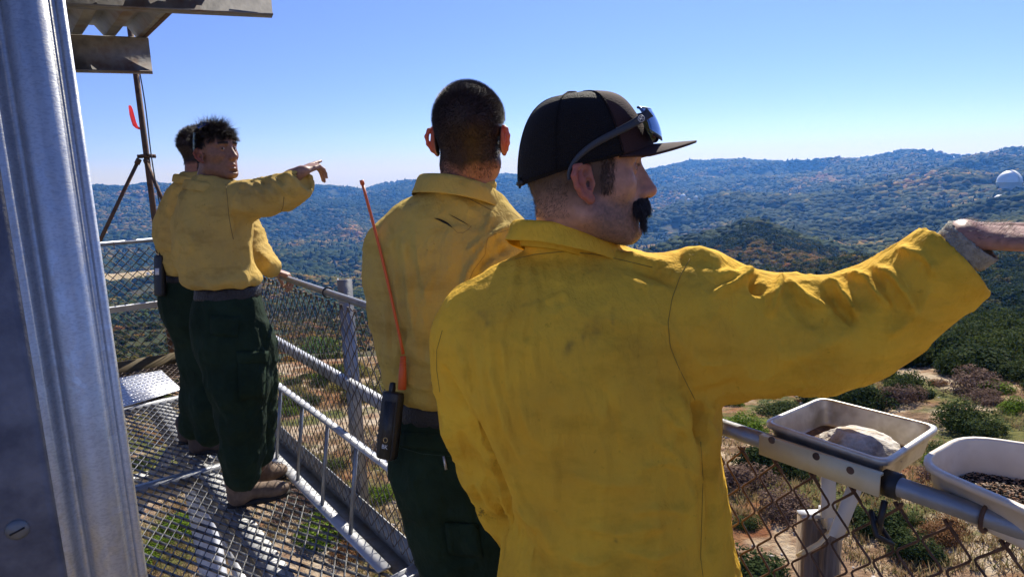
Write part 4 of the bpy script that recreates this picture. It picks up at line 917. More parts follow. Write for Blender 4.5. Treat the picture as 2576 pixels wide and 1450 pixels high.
def eyes(parent,origin,Fr,scale,gaze=(1,0,0),name='eye'):
    wm_=mat('eye_white',(.62,.58,.55),.25);im=mat('iris',(.05,.025,.012),.2)
    for s in(-1,1):
        c=origin+(np.array([.0735,s*.032,.0205])*scale)@Fr;mb=MB();V,T=ico(3);mb.add(c+V*.0131*scale,T);e=mb.build(name,wm_,parent,True)
        g_=np.array(gaze,float);g_/=np.linalg.norm(g_);g_=g_@Fr;mb=MB();mb.lathe(c+g_*.0128*scale,[(.0058*scale,-.0012),(.005*scale,.0),(.0002,.0006)],16,axis=g_);mb.build('iris',im,e,True)
# ---------------------------------------------------------------- hands
def hand_sdf(wrist,Fr,side,curls,spread=(.09,.03,-.03,-.10),thumb=((.55,.55),(.1,.3)),h=.0024,arm_to=None,scale=1.,arm_r=.028):
    """Fr rows: finger direction, thumb side, back of the hand. curls: bend of the 3 joints for each finger"""
    f,t,b=Fr;segs=[];L=[(.040,.026,.021),(.044,.029,.022),(.041,.027,.021),(.032,.021,.019)]
    base=[(.088,.027),(.091,.009),(.087,-.010),(.079,-.027)];rad=[.0088,.009,.0086,.0077]
    pts=[];R_=[]
    for i in range(4):
        p=wrist+(f*base[i][0]+t*base[i][1]+b*.002)*scale;a=0.;ch=[p-(f*.03)*scale,p];r=[rad[i]*1.15*scale,rad[i]*1.12*scale]
        d0=f*math.cos(spread[i])+t*math.sin(spread[i])
        for k in range(3):
            a+=curls[i][k];d=d0*math.cos(a)-b*math.sin(a);p=p+d*L[i][k]*scale;ch.append(p);r.append(rad[i]*(1-.1*(k+1))*scale)
        pts.append(ch);R_.append(r)
    tb=wrist+(f*.022+t*.026-b*.008)*scale;d1=f*math.cos(thumb[0][0])+t*math.sin(thumb[0][0])-b*.25;d1/=np.linalg.norm(d1);p1=tb+d1*.042*scale
    d2=f*math.cos(thumb[0][1]-.2)+t*math.sin(thumb[0][1]-.2)-b*thumb[1][0];d2/=np.linalg.norm(d2);p2=p1+d2*.034*scale;d3=d2+f*.2-b*thumb[1][1]*.5;d3/=np.linalg.norm(d3);p3=p2+d3*.026*scale
    pts.append([wrist+(f*.012+t*.008)*scale,tb,p1,p2,p3]);R_.append([.016*scale,.0155*scale,.012*scale,.0105*scale,.0085*scale])
    allp=np.concatenate([np.array(c) for c in pts]+[[wrist]]+([[arm_to]] if arm_to is not None else []))
    S=SDF(allp.min(0)-.04,allp.max(0)+.04,h)
    for (x_,y_,r_) in ((.012,.018,.0145),(.012,-.016,.0135)):
        S.cone(wrist+(f*x_+t*y_)*scale,wrist+(f*.078+t*y_*1.35)*scale,r_*scale,.0120*scale,.012)
    S.cone(wrist+f*.012*scale,wrist+f*.082*scale,.0155*scale,.0125*scale,.012)
    for c,r in zip(pts,R_): S.chain(c,r,.004)
    if arm_to is not None:
        a2=np.array(arm_to);S.cone(wrist+t*.009*scale,a2+t*.010,.0185*scale,arm_r,.015);S.cone(wrist-t*.009*scale,a2-t*.010,.0185*scale,arm_r,.015)
    return S.mesh()
def merge_parts(parts):
    """list of (V,Q,col,thin)"""
    n=0;Vs,Qs,Cs,Ts=[],[],[],[]
    for V,Q,c,t in parts: Vs.append(V);Qs.append(Q+n);Cs.append(np.broadcast_to(c,(len(V),3)));Ts.append(np.broadcast_to(t,(len(V),)));n+=len(V)
    return np.concatenate(Vs),np.concatenate(Qs),np.concatenate(Cs),np.concatenate(Ts)
def limbs(chains,h=.014):
    P_=np.concatenate([np.array(c) for c,r in chains]);S=SDF(P_.min(0)-.16,P_.max(0)+.16,h)
    for c,r in chains: S.chain(c,r,.04,'u',.08)
    return S.mesh()
def mkperson(label,parts):
    V,Q,c,t=merge_parts(parts);o=mesh('person',V,Q,SKIN,None,True,cols=c,attrs=dict(thin=t))
    return tag(o,label,'person')
def fromslices(rows,extra_b=None):
    """rows: (y, xl, xr, depth, half_depth) -> loft arguments (ascending z)"""
    out=[]
    for y,xl,xr,d,b in rows:
        c=P((xl+xr)/2,y,d);out.append((c[2],c[0],c[1],(xr-xl)/2*d/F,b))
    out.sort();a=np.array(out);return a[:,0],a[:,1:3],a[:,3],a[:,4]
def dots(vmask,k): 
    i=np.nonzero(vmask)[0];return RNG.choice(i,k,replace=len(i)<k)
def surf_pts(V,Q,N,mask,k):
    """random points spread by area on quads whose vertices satisfy mask"""
    q=Q[mask[Q].all(1)]
    if len(q)<4: q=Q[mask[Q].any(1)]
    if len(q)<4: q=Q[:4]
    a=np.linalg.norm(np.cross(V[q[:,2]]-V[q[:,0]],V[q[:,3]]-V[q[:,1]]),axis=1);i=RNG.choice(len(q),k,p=a/a.sum());u,v=RNG.uniform(0,1,(2,k))
    w_=np.stack([(1-u)*(1-v),u*(1-v),u*v,(1-u)*v],1);return (V[q[i]]*w_[:,:,None]).sum(1),(N[q[i]]*w_[:,:,None]).sum(1)

def patch(name,V,Q,quad,m,parent,nu=10,nv=8,off=.006,th=.004,flapcurve=0.):
    """cloth piece sewn on a garment, traced over a four-sided area"""
    q=np.array(quad,float);G=[]
    for j in range(nv):
        for i in range(nu):
            u,v=i/(nu-1),j/(nv-1);p_=(q[0]*(1-u)+q[1]*u)*(1-v)+(q[3]*(1-u)+q[2]*u)*v;edge=min(u,1-u,v,1-v);s_=snap(V,Q,[p_],off*min(1,edge*5+.25))
            if not s_: return None
            G.append(s_[0])
    Q_=[[j*nu+i,j*nu+i+1,(j+1)*nu+i+1,(j+1)*nu+i] for j in range(nv-1) for i in range(nu-1)]
    o=mesh(name,G,np.array(Q_),m,parent,True);md=o.modifiers.new('thickness','SOLIDIFY');md.thickness=th;md.offset=-1;return o
# ---------------------------------------------------------------- people
def kY(px,py,Yw): return (Yw-C0[1])/ray(px,py)[1]
def PY(px,py,Yw): return P(px,py,kY(px,py,Yw))
def rowsY(rows): return [(y,xl,xr,kY((xl+xr)/2,y,Yw),b) for y,xl,xr,Yw,b in rows]
def chY(pts): return [PY(x,y,Yw) for x,y,Yw,r in pts],[r*kY(x,y,Yw)/F for x,y,Yw,r in pts]   # radii in px of the photograph
def garment(name,lofts,chains,m,parent,h,k=.035,folds=(),amp=.003,nsc=(9,9,5),relax_it=2,p=2.3,cuts=(),yaw=0.,seed=0.,cols=None):
    lo,hi=[],[]
    L=[(fromslices(rowsY(r)),pp) for r,pp in lofts];Ch=[chY(c) for c in chains]
    for (z,c,a,b),pp in L: m_=max(a.max(),b.max());lo.append([c[:,0].min()-m_,c[:,1].min()-m_,z[0]-.03]);hi.append([c[:,0].max()+m_,c[:,1].max()+m_,z[-1]+.03])
    for c,r in Ch: c=np.array(c);lo.append(c.min(0)-max(r));hi.append(c.max(0)+max(r))
    S=SDF(np.min(lo,0)-.03,np.max(hi,0)+.03,h)
    for (z,c,a,b),pp in L: S.loft(z,c,a,b,(1,0),pp,k,yaw)
    for c,r in Ch: S.chain(c,r,k)
    for cu in cuts: S.cutoff(*cu)
    V,Q=S.mesh();V=relax(V,Q,relax_it,.5);N=vnormals(V,Q)
    # loose-cloth creases: ridged noise
    w1=fbm(V[:,0]*nsc[0]+seed,V[:,1]*nsc[1],V[:,2]*nsc[2],3);rd=(1-np.abs(w1))**3-.35
    w2=fbm(V[:,0]*nsc[0]*2.3+4+seed+w1,V[:,1]*nsc[1]*2.3,V[:,2]*nsc[2]*2.3+w1*.8,2);rd2=(1-np.abs(w2))**5-.25
    w3=noise(V[:,0]*nsc[0]*.5+seed*2,V[:,1]*nsc[1]*.5,V[:,2]*nsc[2]*.5+3)
    V=V+N*(amp*rd+amp*.62*rd2*np.clip(.6+w3,.1,1.3))[:,None]
    if folds: V=fold(V,vnormals(V,Q),folds)
    o=mesh(name,V,Q,m,parent,True);o['_']=0;del o['_'];return o,V,Q
def snap(V,Q,px,off=0.0008):
    """3D points on a garment under pixels of the photograph"""
    from mathutils.bvhtree import BVHTree
    bv=BVHTree.FromPolygons(V.tolist(),Q.tolist());out=[]
    for x,y in px:
        r=ray(x,y);r=r/np.linalg.norm(r);h_=bv.ray_cast(Vector(C0.tolist()),Vector(r.tolist()))
        if h_[0] is not None: out.append(np.array(h_[0])-r*off)
    return out
def dens(px,n):
    px=np.array(px,float);L=np.concatenate([[0],np.cumsum(np.linalg.norm(np.diff(px,axis=0),axis=1))]);s=np.linspace(0,L[-1],n);return np.stack([np.interp(s,L,px[:,i]) for i in(0,1)],1)
def seam(name,V,Q,px,r,m,parent,n=30):
    pts=snap(V,Q,dens(px,n))
    if len(pts)>3: mb=MB();mb.tube(pts,r,5);return mb.build(name,m,parent,True)
def collar(name,C,az,rx,ry,slope,hgt,m,parent,open_=.35,roll=0.,flare=.03,n=48,wav=.003):
    f=np.array([math.sin(az),math.cos(az),0]);l_=np.array([-f[1],f[0],0]);prof=[(-.002,-.045),(.0,-.02),(.001,0),(.006,.005),(.012,.002),(.012+flare*.5,-hgt*.5),(.012+flare,-hgt)]
    V=[];Q_=[];k=len(prof);ph=np.linspace(open_,2*math.pi-open_,n)
    for i,a in enumerate(ph):
        ca,sa=math.cos(a),math.sin(a);dirn=f*ca+l_*sa;fr=(ca+1)/2
        for j,(r,z) in enumerate(prof):
            wv=wav*math.sin(a*5+j)*(j>3)
            hh=z*(1+.35*fr*(j>4))
            V.append(C+f*ca*ry+l_*sa*rx+dirn*(r+wv+.02*fr*(j>3))+ZV*(hh-slope*fr**1.3+roll*sa))
    for i in range(n-1):
        for j in range(k-1): Q_.append([i*k+j,(i+1)*k+j,(i+1)*k+j+1,i*k+j+1])
    o=mesh(name,V,np.array(Q_),m,parent,True);md=o.modifiers.new('thickness','SOLIDIFY');md.thickness=.0022;md2=o.modifiers.new('smooth','SUBSURF');md2.levels=1;md2.render_levels=1;return o
def boot(heel,toe,hgt,m,sole,parent,wd=.05):
    heel,toe=np.array(heel),np.array(toe);d=toe-heel;L=np.linalg.norm(d[:2]);f=np.array([d[0],d[1],0])/L;s=np.cross(f,ZV);z0=heel[2]
    S=SDF(np.minimum(heel,toe)-.09,np.maximum(heel,toe)+[.09,.09,.22],.005)
    S.cone(heel+f*.05+ZV*.05,heel+f*.045+ZV*hgt,.046,.052,.02)
    S.ell(heel+f*.055+ZV*.045,(.055,.042,.045),.02,R=np.array([f,s,ZV]));S.cone(heel+f*.07+ZV*.065,heel+f*(L-.075)+ZV*.045,.042,.038,.02)
    S.ell(heel+f*(L-.065)+ZV*.040,(.068,.048,.037),.02,R=np.array([f,s,ZV]))
    V,Q=S.mesh();V=relax(V,Q,2);V[:,2]=np.maximum(V[:,2],z0+.014);b=mesh('boot',V,Q,m,parent,True)
    mb=MB();out=[]
    for a in np.linspace(0,2*math.pi,28,endpoint=False):
        u=math.cos(a);w_=math.sin(a);x=L/2+u*(L/2+.006);yy=w_*(.040+.012*(1 if u>.1 else 0)*min(1,u*2));out.append((x,yy))
    mb.extrude(out,heel+ZV*.0,f,s,ZV*.022);mb.build('sole',sole,b)
    lc=mat('lace',(.08,.06,.045),.8);mb=MB()
    for i in range(5):
        c=heel+f*(.085+.018*i)+ZV*(.108-.008*i)
        mb.tube([c-s*.02+ZV*-.004,c+ZV*.004,c+s*.02-ZV*.004],.0022,5)
    mb.build('lace',lc,b,True);return b
BOOT=mat('boot_leather',(.11,.07,.045),.75,var=[(.24,.16,.10)],scale=20,bump=.2,bscale=60);BOOTD=mat('dark_boot_leather',(.05,.033,.025),.75,var=[(.09,.06,.045)],scale=20);SOLE=mat('boot_sole',(.02,.017,.015),.8)
PANT=cloth('green_trouser_cloth',(.020,.040,.024),(.012,.025,.015),0.,700,.05,(.6,.6,.6),.4)
BELT=mat('belt_leather',(.012,.011,.012),.5,bump=.6,bscale=160)
STITCH=mat('stitching',(.30,.19,.03),.9);STITCHO=mat('dark_stitching',(.20,.14,.05),.9)
def base_skin(V,N,c,stub=None,red=(.55,.18,.13)):
    c=np.array(c);C_=np.broadcast_to(c,V.shape).copy();x,y,z=V.T
    def bl(mask,col): 
        m_=np.clip(mask,0,1)[:,None];C_[:]=C_*(1-m_)+np.array(col)*m_
    ear=(np.abs(y)>.079)&(x<.02);bl(.45*ear,red)
    bl(.35*np.exp(-((x-.118)**2+y**2+(z+.018)**2)/.018**2),red)
    lips=np.exp(-(((z+.058)/.009)**2))*(x>.086)*np.exp(-(y/.022)**2);bl(.7*lips,np.array(red)*.8)
    br=np.exp(-(((z-.044-.10*(.03-np.abs(np.abs(y)-.03)))/.0055)**2))*(x>.062)*(np.abs(y)>.012)*(np.abs(y)<.052);bl(1.2*br,(.025,.018,.015))
    if stub is not None:
        s_=np.clip((x+.005)/.03,0,1)*np.clip((-.022-z)/.02,0,1)*np.clip((z+.14)/.02,0,1)*np.clip(1.15-np.exp(-(((z+.058)/.012)**2+(y/.02)**2)),0,1);bl(stub*s_*(.7+.3*noise(x*300,y*300,z*300)),(.09,.075,.07))
    return C_
# ================================================================= foreground man (cap, moustache)
YEL=cloth('yellow_shirt_cloth',(.90,.55,.05),(.74,.43,.045),.4,850,.12,(.42,.38,.26),.40,5.)
oD=P(1469.3,457.7,1.2);FD=frame(math.radians(90),-.01,-.03)
def colD(V,N):
    C_=base_skin(V,N,(.44,.235,.165),.75);x,y,z=V.T
    # clipped hair on the sides and nape
    hl=np.clip((z-(-.052+.55*np.clip(x+.02,0,.2)))/.012,0,1)*np.clip((.042-x)/.012,0,1);hl*=~((np.abs(y)>.079))
    sb=(x>.016)&(x<.042)&(z>-.018)&(np.abs(y)>.055);hl=np.maximum(hl,sb*.55)
    fade=np.clip((z+.055)/.05,.25,1)
    m_=(hl*fade*.85)[:,None];C_[:]=C_*(1-m_)+np.array([.05,.038,.032])*m_
    return C_
nD=PY(1425,690,1.315)
Vh,Qh,Ch_,Lc,Nl,Th=head('head',oD,FD,1.0,colD,neck_w=nD,neck_r=.062,jaw=1.12,nose=1.0,ear_out=.006)
# right hand beyond the sleeve, fingers run out of the frame
wr=P(2420,592,1.045);fr_=np.array([.93,-.25,-.05]);fr_/=np.linalg.norm(fr_);bk=np.array([.02,-.25,.96]);bk-=fr_*bk.dot(fr_);bk/=np.linalg.norm(bk);th_=np.cross(bk,fr_)
hV,hQ=hand_sdf(wr,(fr_,th_,bk),1,[(.05,.08,.05),(.25,.35,.2),(.35,.5,.3),(.4,.5,.3)],arm_to=P(2350,665,1.085),arm_r=.024,scale=1.08)
# left hand resting low in front
wl=PY(1330,1380,1.56);fl_=np.array([.30,.85,-.35]);fl_/=np.linalg.norm(fl_);bl_=np.array([-.2,.3,.9]);bl_-=fl_*bl_.dot(fl_);bl_/=np.linalg.norm(bl_);tl_=-np.cross(bl_,fl_)
lV,lQ=hand_sdf(wl,(fl_,tl_,bl_),1,[(.5,.6,.4)]*4,arm_to=PY(1300,1350,1.46))
bodyD=limbs([([PY(1440,800,1.28),PY(1470,1100,1.25),PY(1500,1500,1.24)],[.08,.09,.09]),([PY(1440,760,1.25),PY(1720,800,1.22),PY(2060,835,1.16),P(2330,690,1.09)],[.07,.05,.04,.025]),([PY(1400,760,1.25),PY(1180,830,1.22),PY(1240,1190,1.27),PY(1285,1320,1.38)],[.05,.035,.03,.02]),
 ([PY(1500,1500,1.24),PY(1460,1560,1.24)-ZV*.25,np.array([.06,1.30,.12])],[.09,.07,.05]),([PY(1500,1500,1.24),PY(1620,1560,1.24)-ZV*.25,np.array([.30,1.26,.12])],[.09,.07,.05])])
skD=(.42,.22,.15)
D=mkperson('man in a bright yellow shirt, dark cap and black moustache pointing right, nearest the camera',[(Vh,Qh,Ch_,Th),(hV,hQ,np.array([.36,.19,.14]),0),(lV,lQ,skD,0),(*bodyD,skD,0)])
tors=[(572,1322,1530,1.275,.080),(605,1322,1552,1.275,.082),(632,1315,1585,1.27,.085),(655,1250,1660,1.265,.095),(690,1195,1735,1.26,.115),(740,1150,1765,1.25,.135),(800,1128,1775,1.245,.15),(900,1122,1778,1.24,.162),(1000,1150,1796,1.235,.165),(1060,1180,1806,1.235,.165),(1120,1212,1800,1.23,.163),(1200,1248,1812,1.23,.163),(1300,1274,1824,1.225,.165),(1380,1262,1838,1.225,.17),(1460,1250,1858,1.22,.178),(1560,1240,1868,1.215,.18)]
armR=[(1600,770,1.25,110),(1700,800,1.235,160),(1750,815,1.22,181),(1850,841,1.21,158),(1950,842,1.20,145),(2050,840,1.18,139),(2150,822,1.155,131),(2230,779,1.13,117),(2320,712,1.10,108),(2395,655,1.07,100),(2450,615,1.055,88)]
armL=[(1200,800,1.24,85),(1188,860,1.235,92),(1180,930,1.235,82),(1192,1050,1.24,76),(1232,1180,1.26,70),(1268,1275,1.31,62),(1300,1345,1.40,52)]
fD=[ # raised cuff-ward sleeve ruffles, sunlit ridges
([(1705,640),(1760,636),(1800,655),(1815,675)],.007,16),([(1810,690),(1850,700),(1885,682)],.010,13),([(1795,740),(1840,722),(1880,700),(1888,680)],.012,10),([(1893,690),(1900,725),(1920,738)],-.016,11),
([(1935,800),(1945,745),(1962,705),(1975,697)],.012,12),([(1975,705),(2010,735),(2050,765),(2085,780)],.010,11),([(2000,740),(2040,810),(2090,830)],-.006,22),([(2060,712),(2105,720),(2135,760),(2160,800)],.011,11),
([(2080,725),(2110,770),(2150,815)],-.008,13),([(2130,690),(2180,700),(2220,745),(2250,785)],.010,11),([(2200,670),(2245,690),(2280,735),(2300,790)],.010,11),([(2190,690),(2220,730),(2260,790)],-.007,12),
([(2260,625),(2310,640),(2345,670),(2350,695)],.009,11),([(2300,640),(2330,660),(2335,680)],-.006,9),
([(2340,720),(2310,790),(2220,850)],.004,14),([(2150,830),(2060,880),(1950,900)],.003,25),([(1745,1005),(1730,940),(1690,860)],-.004,20),([(1750,1010),(1765,1040),(1755,1080),(1770,1120)],-.018,14),([(1790,1010),(1775,1060),(1800,1110)],.008,14),
([(1745,1000),(1800,985),(1870,960)],-.006,16),([(1700,980),(1740,1100),(1760,1200)],.004,20),
([(1185,1045),(1230,1150),(1272,1255),(1275,1340)],-.014,10),([(1105,915),(1140,980),(1176,1047)],-.010,10),([(1150,860),(1180,960),(1215,1060)],.004,12),([(1190,850),(1215,950),(1250,1080)],.004,9),([(1225,900),(1250,1000),(1290,1120)],.003,9),
([(1110,1060),(1150,1150),(1190,1190)],.005,12),([(1150,1085),(1200,1170)],-.006,12),([(1200,1210),(1230,1260),(1262,1290)],.006,11),([(1180,1220),(1215,1275)],-.005,10),
([(1320,640),(1420,650),(1560,668),(1640,690)],-.0015,30),([(1560,640),(1620,660),(1690,665)],.006,16),([(1590,665),(1650,690),(1700,720)],-.005,14),([(1300,660),(1290,740),(1270,820)],.003,10),([(1335,660),(1330,760),(1310,860)],.003,12),
([(1500,960),(1540,1040),(1550,1180)],-.002,18),([(1300,1000),(1380,1150),(1400,1300)],.0025,20),([(1275,1300),(1340,1380),(1370,1450)],-.008,20),([(1290,1260),(1370,1330),(1400,1400)],.006,16),([(1640,1250),(1660,1350),(1640,1450)],.003,18),
([(1345,690),(1350,780),(1340,880),(1350,960)],.003,11),([(1270,760),(1262,860),(1275,960),(1300,1060)],.003,11),([(1235,790),(1232,880),(1250,990)],.003,10),([(1300,900),(1310,1000),(1340,1120)],.0028,11),([(1255,980),(1280,1080),(1320,1180)],.003,11),([(1205,960),(1240,1080),(1290,1200)],.0035,12),
([(1380,1080),(1400,1180),(1390,1280)],.002,14),([(1500,960),(1530,990),(1550,1060),(1565,1150)],-.0022,13),([(1600,1180),(1680,1160),(1740,1180)],.0025,13),([(1580,1290),(1650,1275),(1740,1290)],.0028,13),([(1660,1020),(1690,1060),(1730,1090)],.0028,13),([(1370,760),(1400,745),(1430,742)],.002,9),([(1390,800),(1410,780),(1435,770)],.002,9),
([(1560,1380),(1640,1400),(1720,1380)],.003,14),([(1430,1400),(1490,1420),(1540,1400)],.0028,14),([(1290,1180),(1310,1260),(1350,1340)],.004,13),([(1700,1150),(1740,1250),(1745,1400)],.004,16),([(1765,1130),(1790,1250),(1785,1400)],-.006,12),([(1640,1100),(1720,1160),(1780,1230)],.003,14),([(1450,1320),(1560,1340),(1700,1310)],.003,16),([(1420,1180),(1520,1220),(1640,1215)],.002,20)]
fD=[(p_,(h_*2.0 if abs(h_)<.0055 else h_*1.5),max(9.5,w_*(.75 if abs(h_)<.0055 else .95))) for p_,h_,w_ in fD]
shD,VD,QD=garment('shirt',[(tors,2.35)],[armR,armL],YEL,D,.0046,.03,fD,.0052,(7,7,3.5),1,cuts=[(P(2405,650,1.065),P(2450,615,1.055)-P(2320,712,1.08),.064,.02,.013)])
sx,sy,_=projv(VD);so_=np.zeros(len(VD))
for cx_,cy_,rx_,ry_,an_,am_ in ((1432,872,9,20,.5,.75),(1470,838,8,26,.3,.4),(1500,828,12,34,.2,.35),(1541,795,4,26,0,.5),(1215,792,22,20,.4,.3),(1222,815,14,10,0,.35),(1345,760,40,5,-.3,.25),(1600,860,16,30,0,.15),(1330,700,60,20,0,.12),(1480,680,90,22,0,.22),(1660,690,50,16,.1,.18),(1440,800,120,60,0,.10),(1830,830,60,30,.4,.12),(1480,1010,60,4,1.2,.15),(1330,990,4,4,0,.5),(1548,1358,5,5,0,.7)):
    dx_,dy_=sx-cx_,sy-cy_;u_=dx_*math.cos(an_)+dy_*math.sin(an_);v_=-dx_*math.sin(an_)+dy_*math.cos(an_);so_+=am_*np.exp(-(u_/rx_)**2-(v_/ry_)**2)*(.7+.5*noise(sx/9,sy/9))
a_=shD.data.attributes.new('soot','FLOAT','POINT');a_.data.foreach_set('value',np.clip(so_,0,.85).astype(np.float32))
collar('collar',PY(1418,549,1.262),math.radians(48),.076,.090,.078,.030,YEL,shD,open_=.30,flare=.012,wav=.0045)
seam('seam',VD,QD,[(1735,650),(1712,690),(1690,750),(1680,810),(1685,870),(1705,920),(1730,970),(1748,1005)],.0006,STITCH,shD)
seam('seam',VD,QD,[(1112,830),(1098,880),(1098,930),(1106,985)],.0006,STITCH,shD)
seam('seam',VD,QD,[(1295,652),(1340,640),(1420,632),(1500,640),(1570,655),(1640,672)],.0008,STITCH,shD)
seam('seam',VD,QD,[(1762,1110),(1768,1200),(1765,1300),(1762,1400),(1768,1449)],.0005,STITCH,shD)
# torn threads at the elbow
e_=snap(VD,QD,[(1212,1282)]);
if e_:
    p_,d_=np.repeat([e_[0]],26,0)+RNG.normal(0,.004,(26,3)),RNG.normal(0,1,(26,3))+np.array([-1.2,-.8,-.6]);V,Q=strands(p_,d_,RNG.uniform(.006,.016,26),.0005,.5,3,.5);mesh('frayed_threads',V,Q,STITCH,shD)
# cuff of grey knit undershirt at the wrist
S=SDF(P(2420,600,1.05)-.12,P(2420,600,1.05)+.12,.0032);a_,b_=P(2410,636,1.06),P(2450,602,1.045)
S.cone(a_,b_+(b_-a_)*1.2,.041,.047,.0);S.cutoff(a_,a_-b_,.062,.001,.03);S.cutoff(b_,b_-a_,.062,.012,.006);V,Q=S.mesh();N=vnormals(V,Q);V=V+N*(.0016*np.sin(V[:,0]*900+V[:,2]*400)*np.cos(V[:,2]*900))[:,None]
knit=mat('grey_knit',(.30,.29,.24),.95,var=[(.48,.47,.40)],scale=120,bump=.8,bscale=420);mesh('knit_cuff',V,Q,knit,shD,True)
# wrist and forearm hairs
msk=(hV@fr_-wr@fr_<.07)&(hV@fr_-wr@fr_>-.005);hN=vnormals(hV,hQ);msk&=(hN@bk>.2)
pts,nn=surf_pts(hV,hQ,hN,msk,420);V,Q=strands(pts,nn+fr_*1.0,RNG.uniform(.006,.013,420),.00022,.35,3);mesh('arm_hair',V,Q,hairmat('arm_hair',(.05,.03,.02)),D)
# trousers below the shirt (out of frame)
garment('trousers',[([(1540,1270,1850,1.22,.15),(1640,1265,1855,1.22,.155),(1760,1270,1860,1.225,.15)],2.3)],[],PANT,D,.014)
S=SDF((-.15,1.05,-.0),(.5,1.5,.98),.014);h1,h2=PY(1460,1700,1.24),PY(1640,1700,1.24);S.chain([h1,(h1+np.array([.04,1.34,.08]))/2+[0,-.03,0],np.array([.05,1.30,.09])],[.10,.085,.07],.03);S.chain([h2,(h2+np.array([.30,1.28,.08]))/2+[0,-.03,0],np.array([.31,1.26,.09])],[.10,.085,.07],.03);V,Q=S.mesh();mesh('trouser_legs',V,Q,PANT,D,True)
boot([.05,1.20,0],[.10,1.48,0],.16,BOOT,SOLE,D);boot([.30,1.15,0],[.42,1.40,0],.16,BOOT,SOLE,D)
eyes(D,oD,FD,1.0,(1,-.1,-.05))
# hair: clipped sides, eyebrow, moustache
HM=hairmat('short_hair',(.030,.020,.016));GH=hairmat('clipped_hair',(.10,.075,.06))
Nw=vnormals(Vh,Qh);x,y,z=Lc.T
hm=(z>-.060+.50*np.clip(x+.02,0,.2))&(z<.06)&(x<.048)&(np.abs(y)<.0795)&((x<.01)|(z>-.022))&~((np.abs(y)>.06)&(x>-.032)&(x<.014)&(z<.034))
pts,nn=surf_pts(Vh,Qh,Nw,hm,5200);V,Q=strands(pts,nn*.8-FD[2]*.9-FD[0]*.3,RNG.uniform(.0025,.006,5200),.00028,.1,2);mesh('clipped_hair',V,Q,GH,D)
sbm=(x>.018)&(x<.043-.25*np.clip(-z,0,1))&(z>-.022)&(z<.045)&(np.abs(y)>.05)&(np.abs(y)<.0795);pts,nn=surf_pts(Vh,Qh,Nw,sbm,900);V,Q=strands(pts,nn*.5-FD[2]*1.1+FD[0]*RNG.normal(0,.3,(900,1)),RNG.uniform(.004,.010,900),.0003,.15,2);mesh('sideburn',V,Q,HM,D)
bm_=(x>.070)&(np.abs(y)>.010)&(np.abs(y)<.052)&(np.abs(z-.045)<.006);pts,nn=surf_pts(Vh,Qh,Nw,bm_,420);V,Q=strands(pts,nn*.6+FD[2]*.2-FD[0]*.3,RNG.uniform(.005,.010,420),.0004,.15,2);mesh('eyebrow',V,Q,HM,D)
lm=(x>.085)&(np.abs(y)>.018)&(np.abs(y)<.044)&(np.abs(z-.026)<.003);pts,nn=surf_pts(Vh,Qh,Nw,lm,60);V,Q=strands(pts,FD[0]*1.0+RNG.normal(0,.25,(60,3)),.008,.0003,.1,3,-.3);mesh('eyelashes',V,Q,HM,D)
def local(o,Fr,p): return o+np.asarray(p)@Fr
mo=[];md_=[]
for s in(-1,1):
    n_=4300;u=RNG.uniform(0,1,n_)**.8;px_=.111-.028*u-.006*u*u;py_=s*(.002+.036*u);pz=-.035-.004*u+RNG.uniform(-.007,.007,n_)
    low=RNG.uniform(0,1,n_)<.35;px_=np.where(low,.095-.004*RNG.uniform(0,1,n_),px_);py_=np.where(low,s*RNG.uniform(.026,.036,n_),py_);pz=np.where(low,-.044-.026*RNG.uniform(0,1,n_),pz)
    mo.append(np.stack([px_,py_,pz],1));md_.append(np.stack([.35+0*u,s*(.15+.35*u),-1.+0*u],1)+RNG.normal(0,.14,(n_,3)))
mo=np.concatenate(mo);md_=np.concatenate(md_);V,Q=strands(oD+mo@FD,md_@FD,RNG.uniform(.010,.030,len(mo)),.00042,.16,4,.5);mesh('moustache',V,Q,hairmat('moustache_hair',(.016,.011,.009),.35),D)
st_=(x>-.01)&(z<-.02)&(z>-.115)&(np.abs(y)<.079)&~((x>.07)&(z>-.036));pts,nn=surf_pts(Vh,Qh,Nw,st_,5200);V,Q=strands(pts,nn-FD[2]*.8,RNG.uniform(.0008,.0024,5200),.00016,.1,1);mesh('stubble',V,Q,HM,D)
# ---- cap
capm=mat('cap_mesh',(.007,.0055,.0065),.75,spec=.25,bump=.7,bscale=420);capf=mat('cap_foam_panel',(.050,.024,.021),.85,spec=.2,bump=.3,bscale=500)
def cap_pt(th,t,off=0.):
    c,s=math.cos(th),math.sin(th);zb=.030+.029*max(c,0)**1.2-.034*max(-c,0)**1.1
    front=(c+1)/2;e=.62*(1-front)+.36*front;g_=math.cos(t*math.pi/2)**e;zt=.1475+.002*c
    ax=(.118 if c>0 else .113)+off;ay=.090+off
    zz=zb+(zt+off-zb)*math.sin(t*math.pi/2)**(1.0+.15*front)
    lean=.010*t*(1-c)*.5 + (-.012*math.sin(t*math.pi)*max(c,0))
    return np.array([-.0+ax*c*g_-.020*t+lean,ay*s*g_,zz])
def cap_part(t0,th0,th1,off,nt_,nth,name,m,parent):
    V=[];Q_=[]
    T_=np.linspace(t0,.995,nt_);H_=np.linspace(th0,th1,nth)
    for a in H_:
        for t in T_: V.append(local(oD,FD,cap_pt(a,t,off)))
    for i in range(nth-1):
        for j in range(nt_-1): Q_.append([i*nt_+j,(i+1)*nt_+j,(i+1)*nt_+j+1,i*nt_+j+1])
    o=mesh(name,V,np.array(Q_),m,parent,True);md=o.modifiers.new('thickness','SOLIDIFY');md.thickness=.002;md.offset=1;return o
cap=cap_part(0,math.radians(62),math.radians(298),0.,26,72,'cap',capm,D)
cap['label']='dark mesh-backed cap with flat brim'
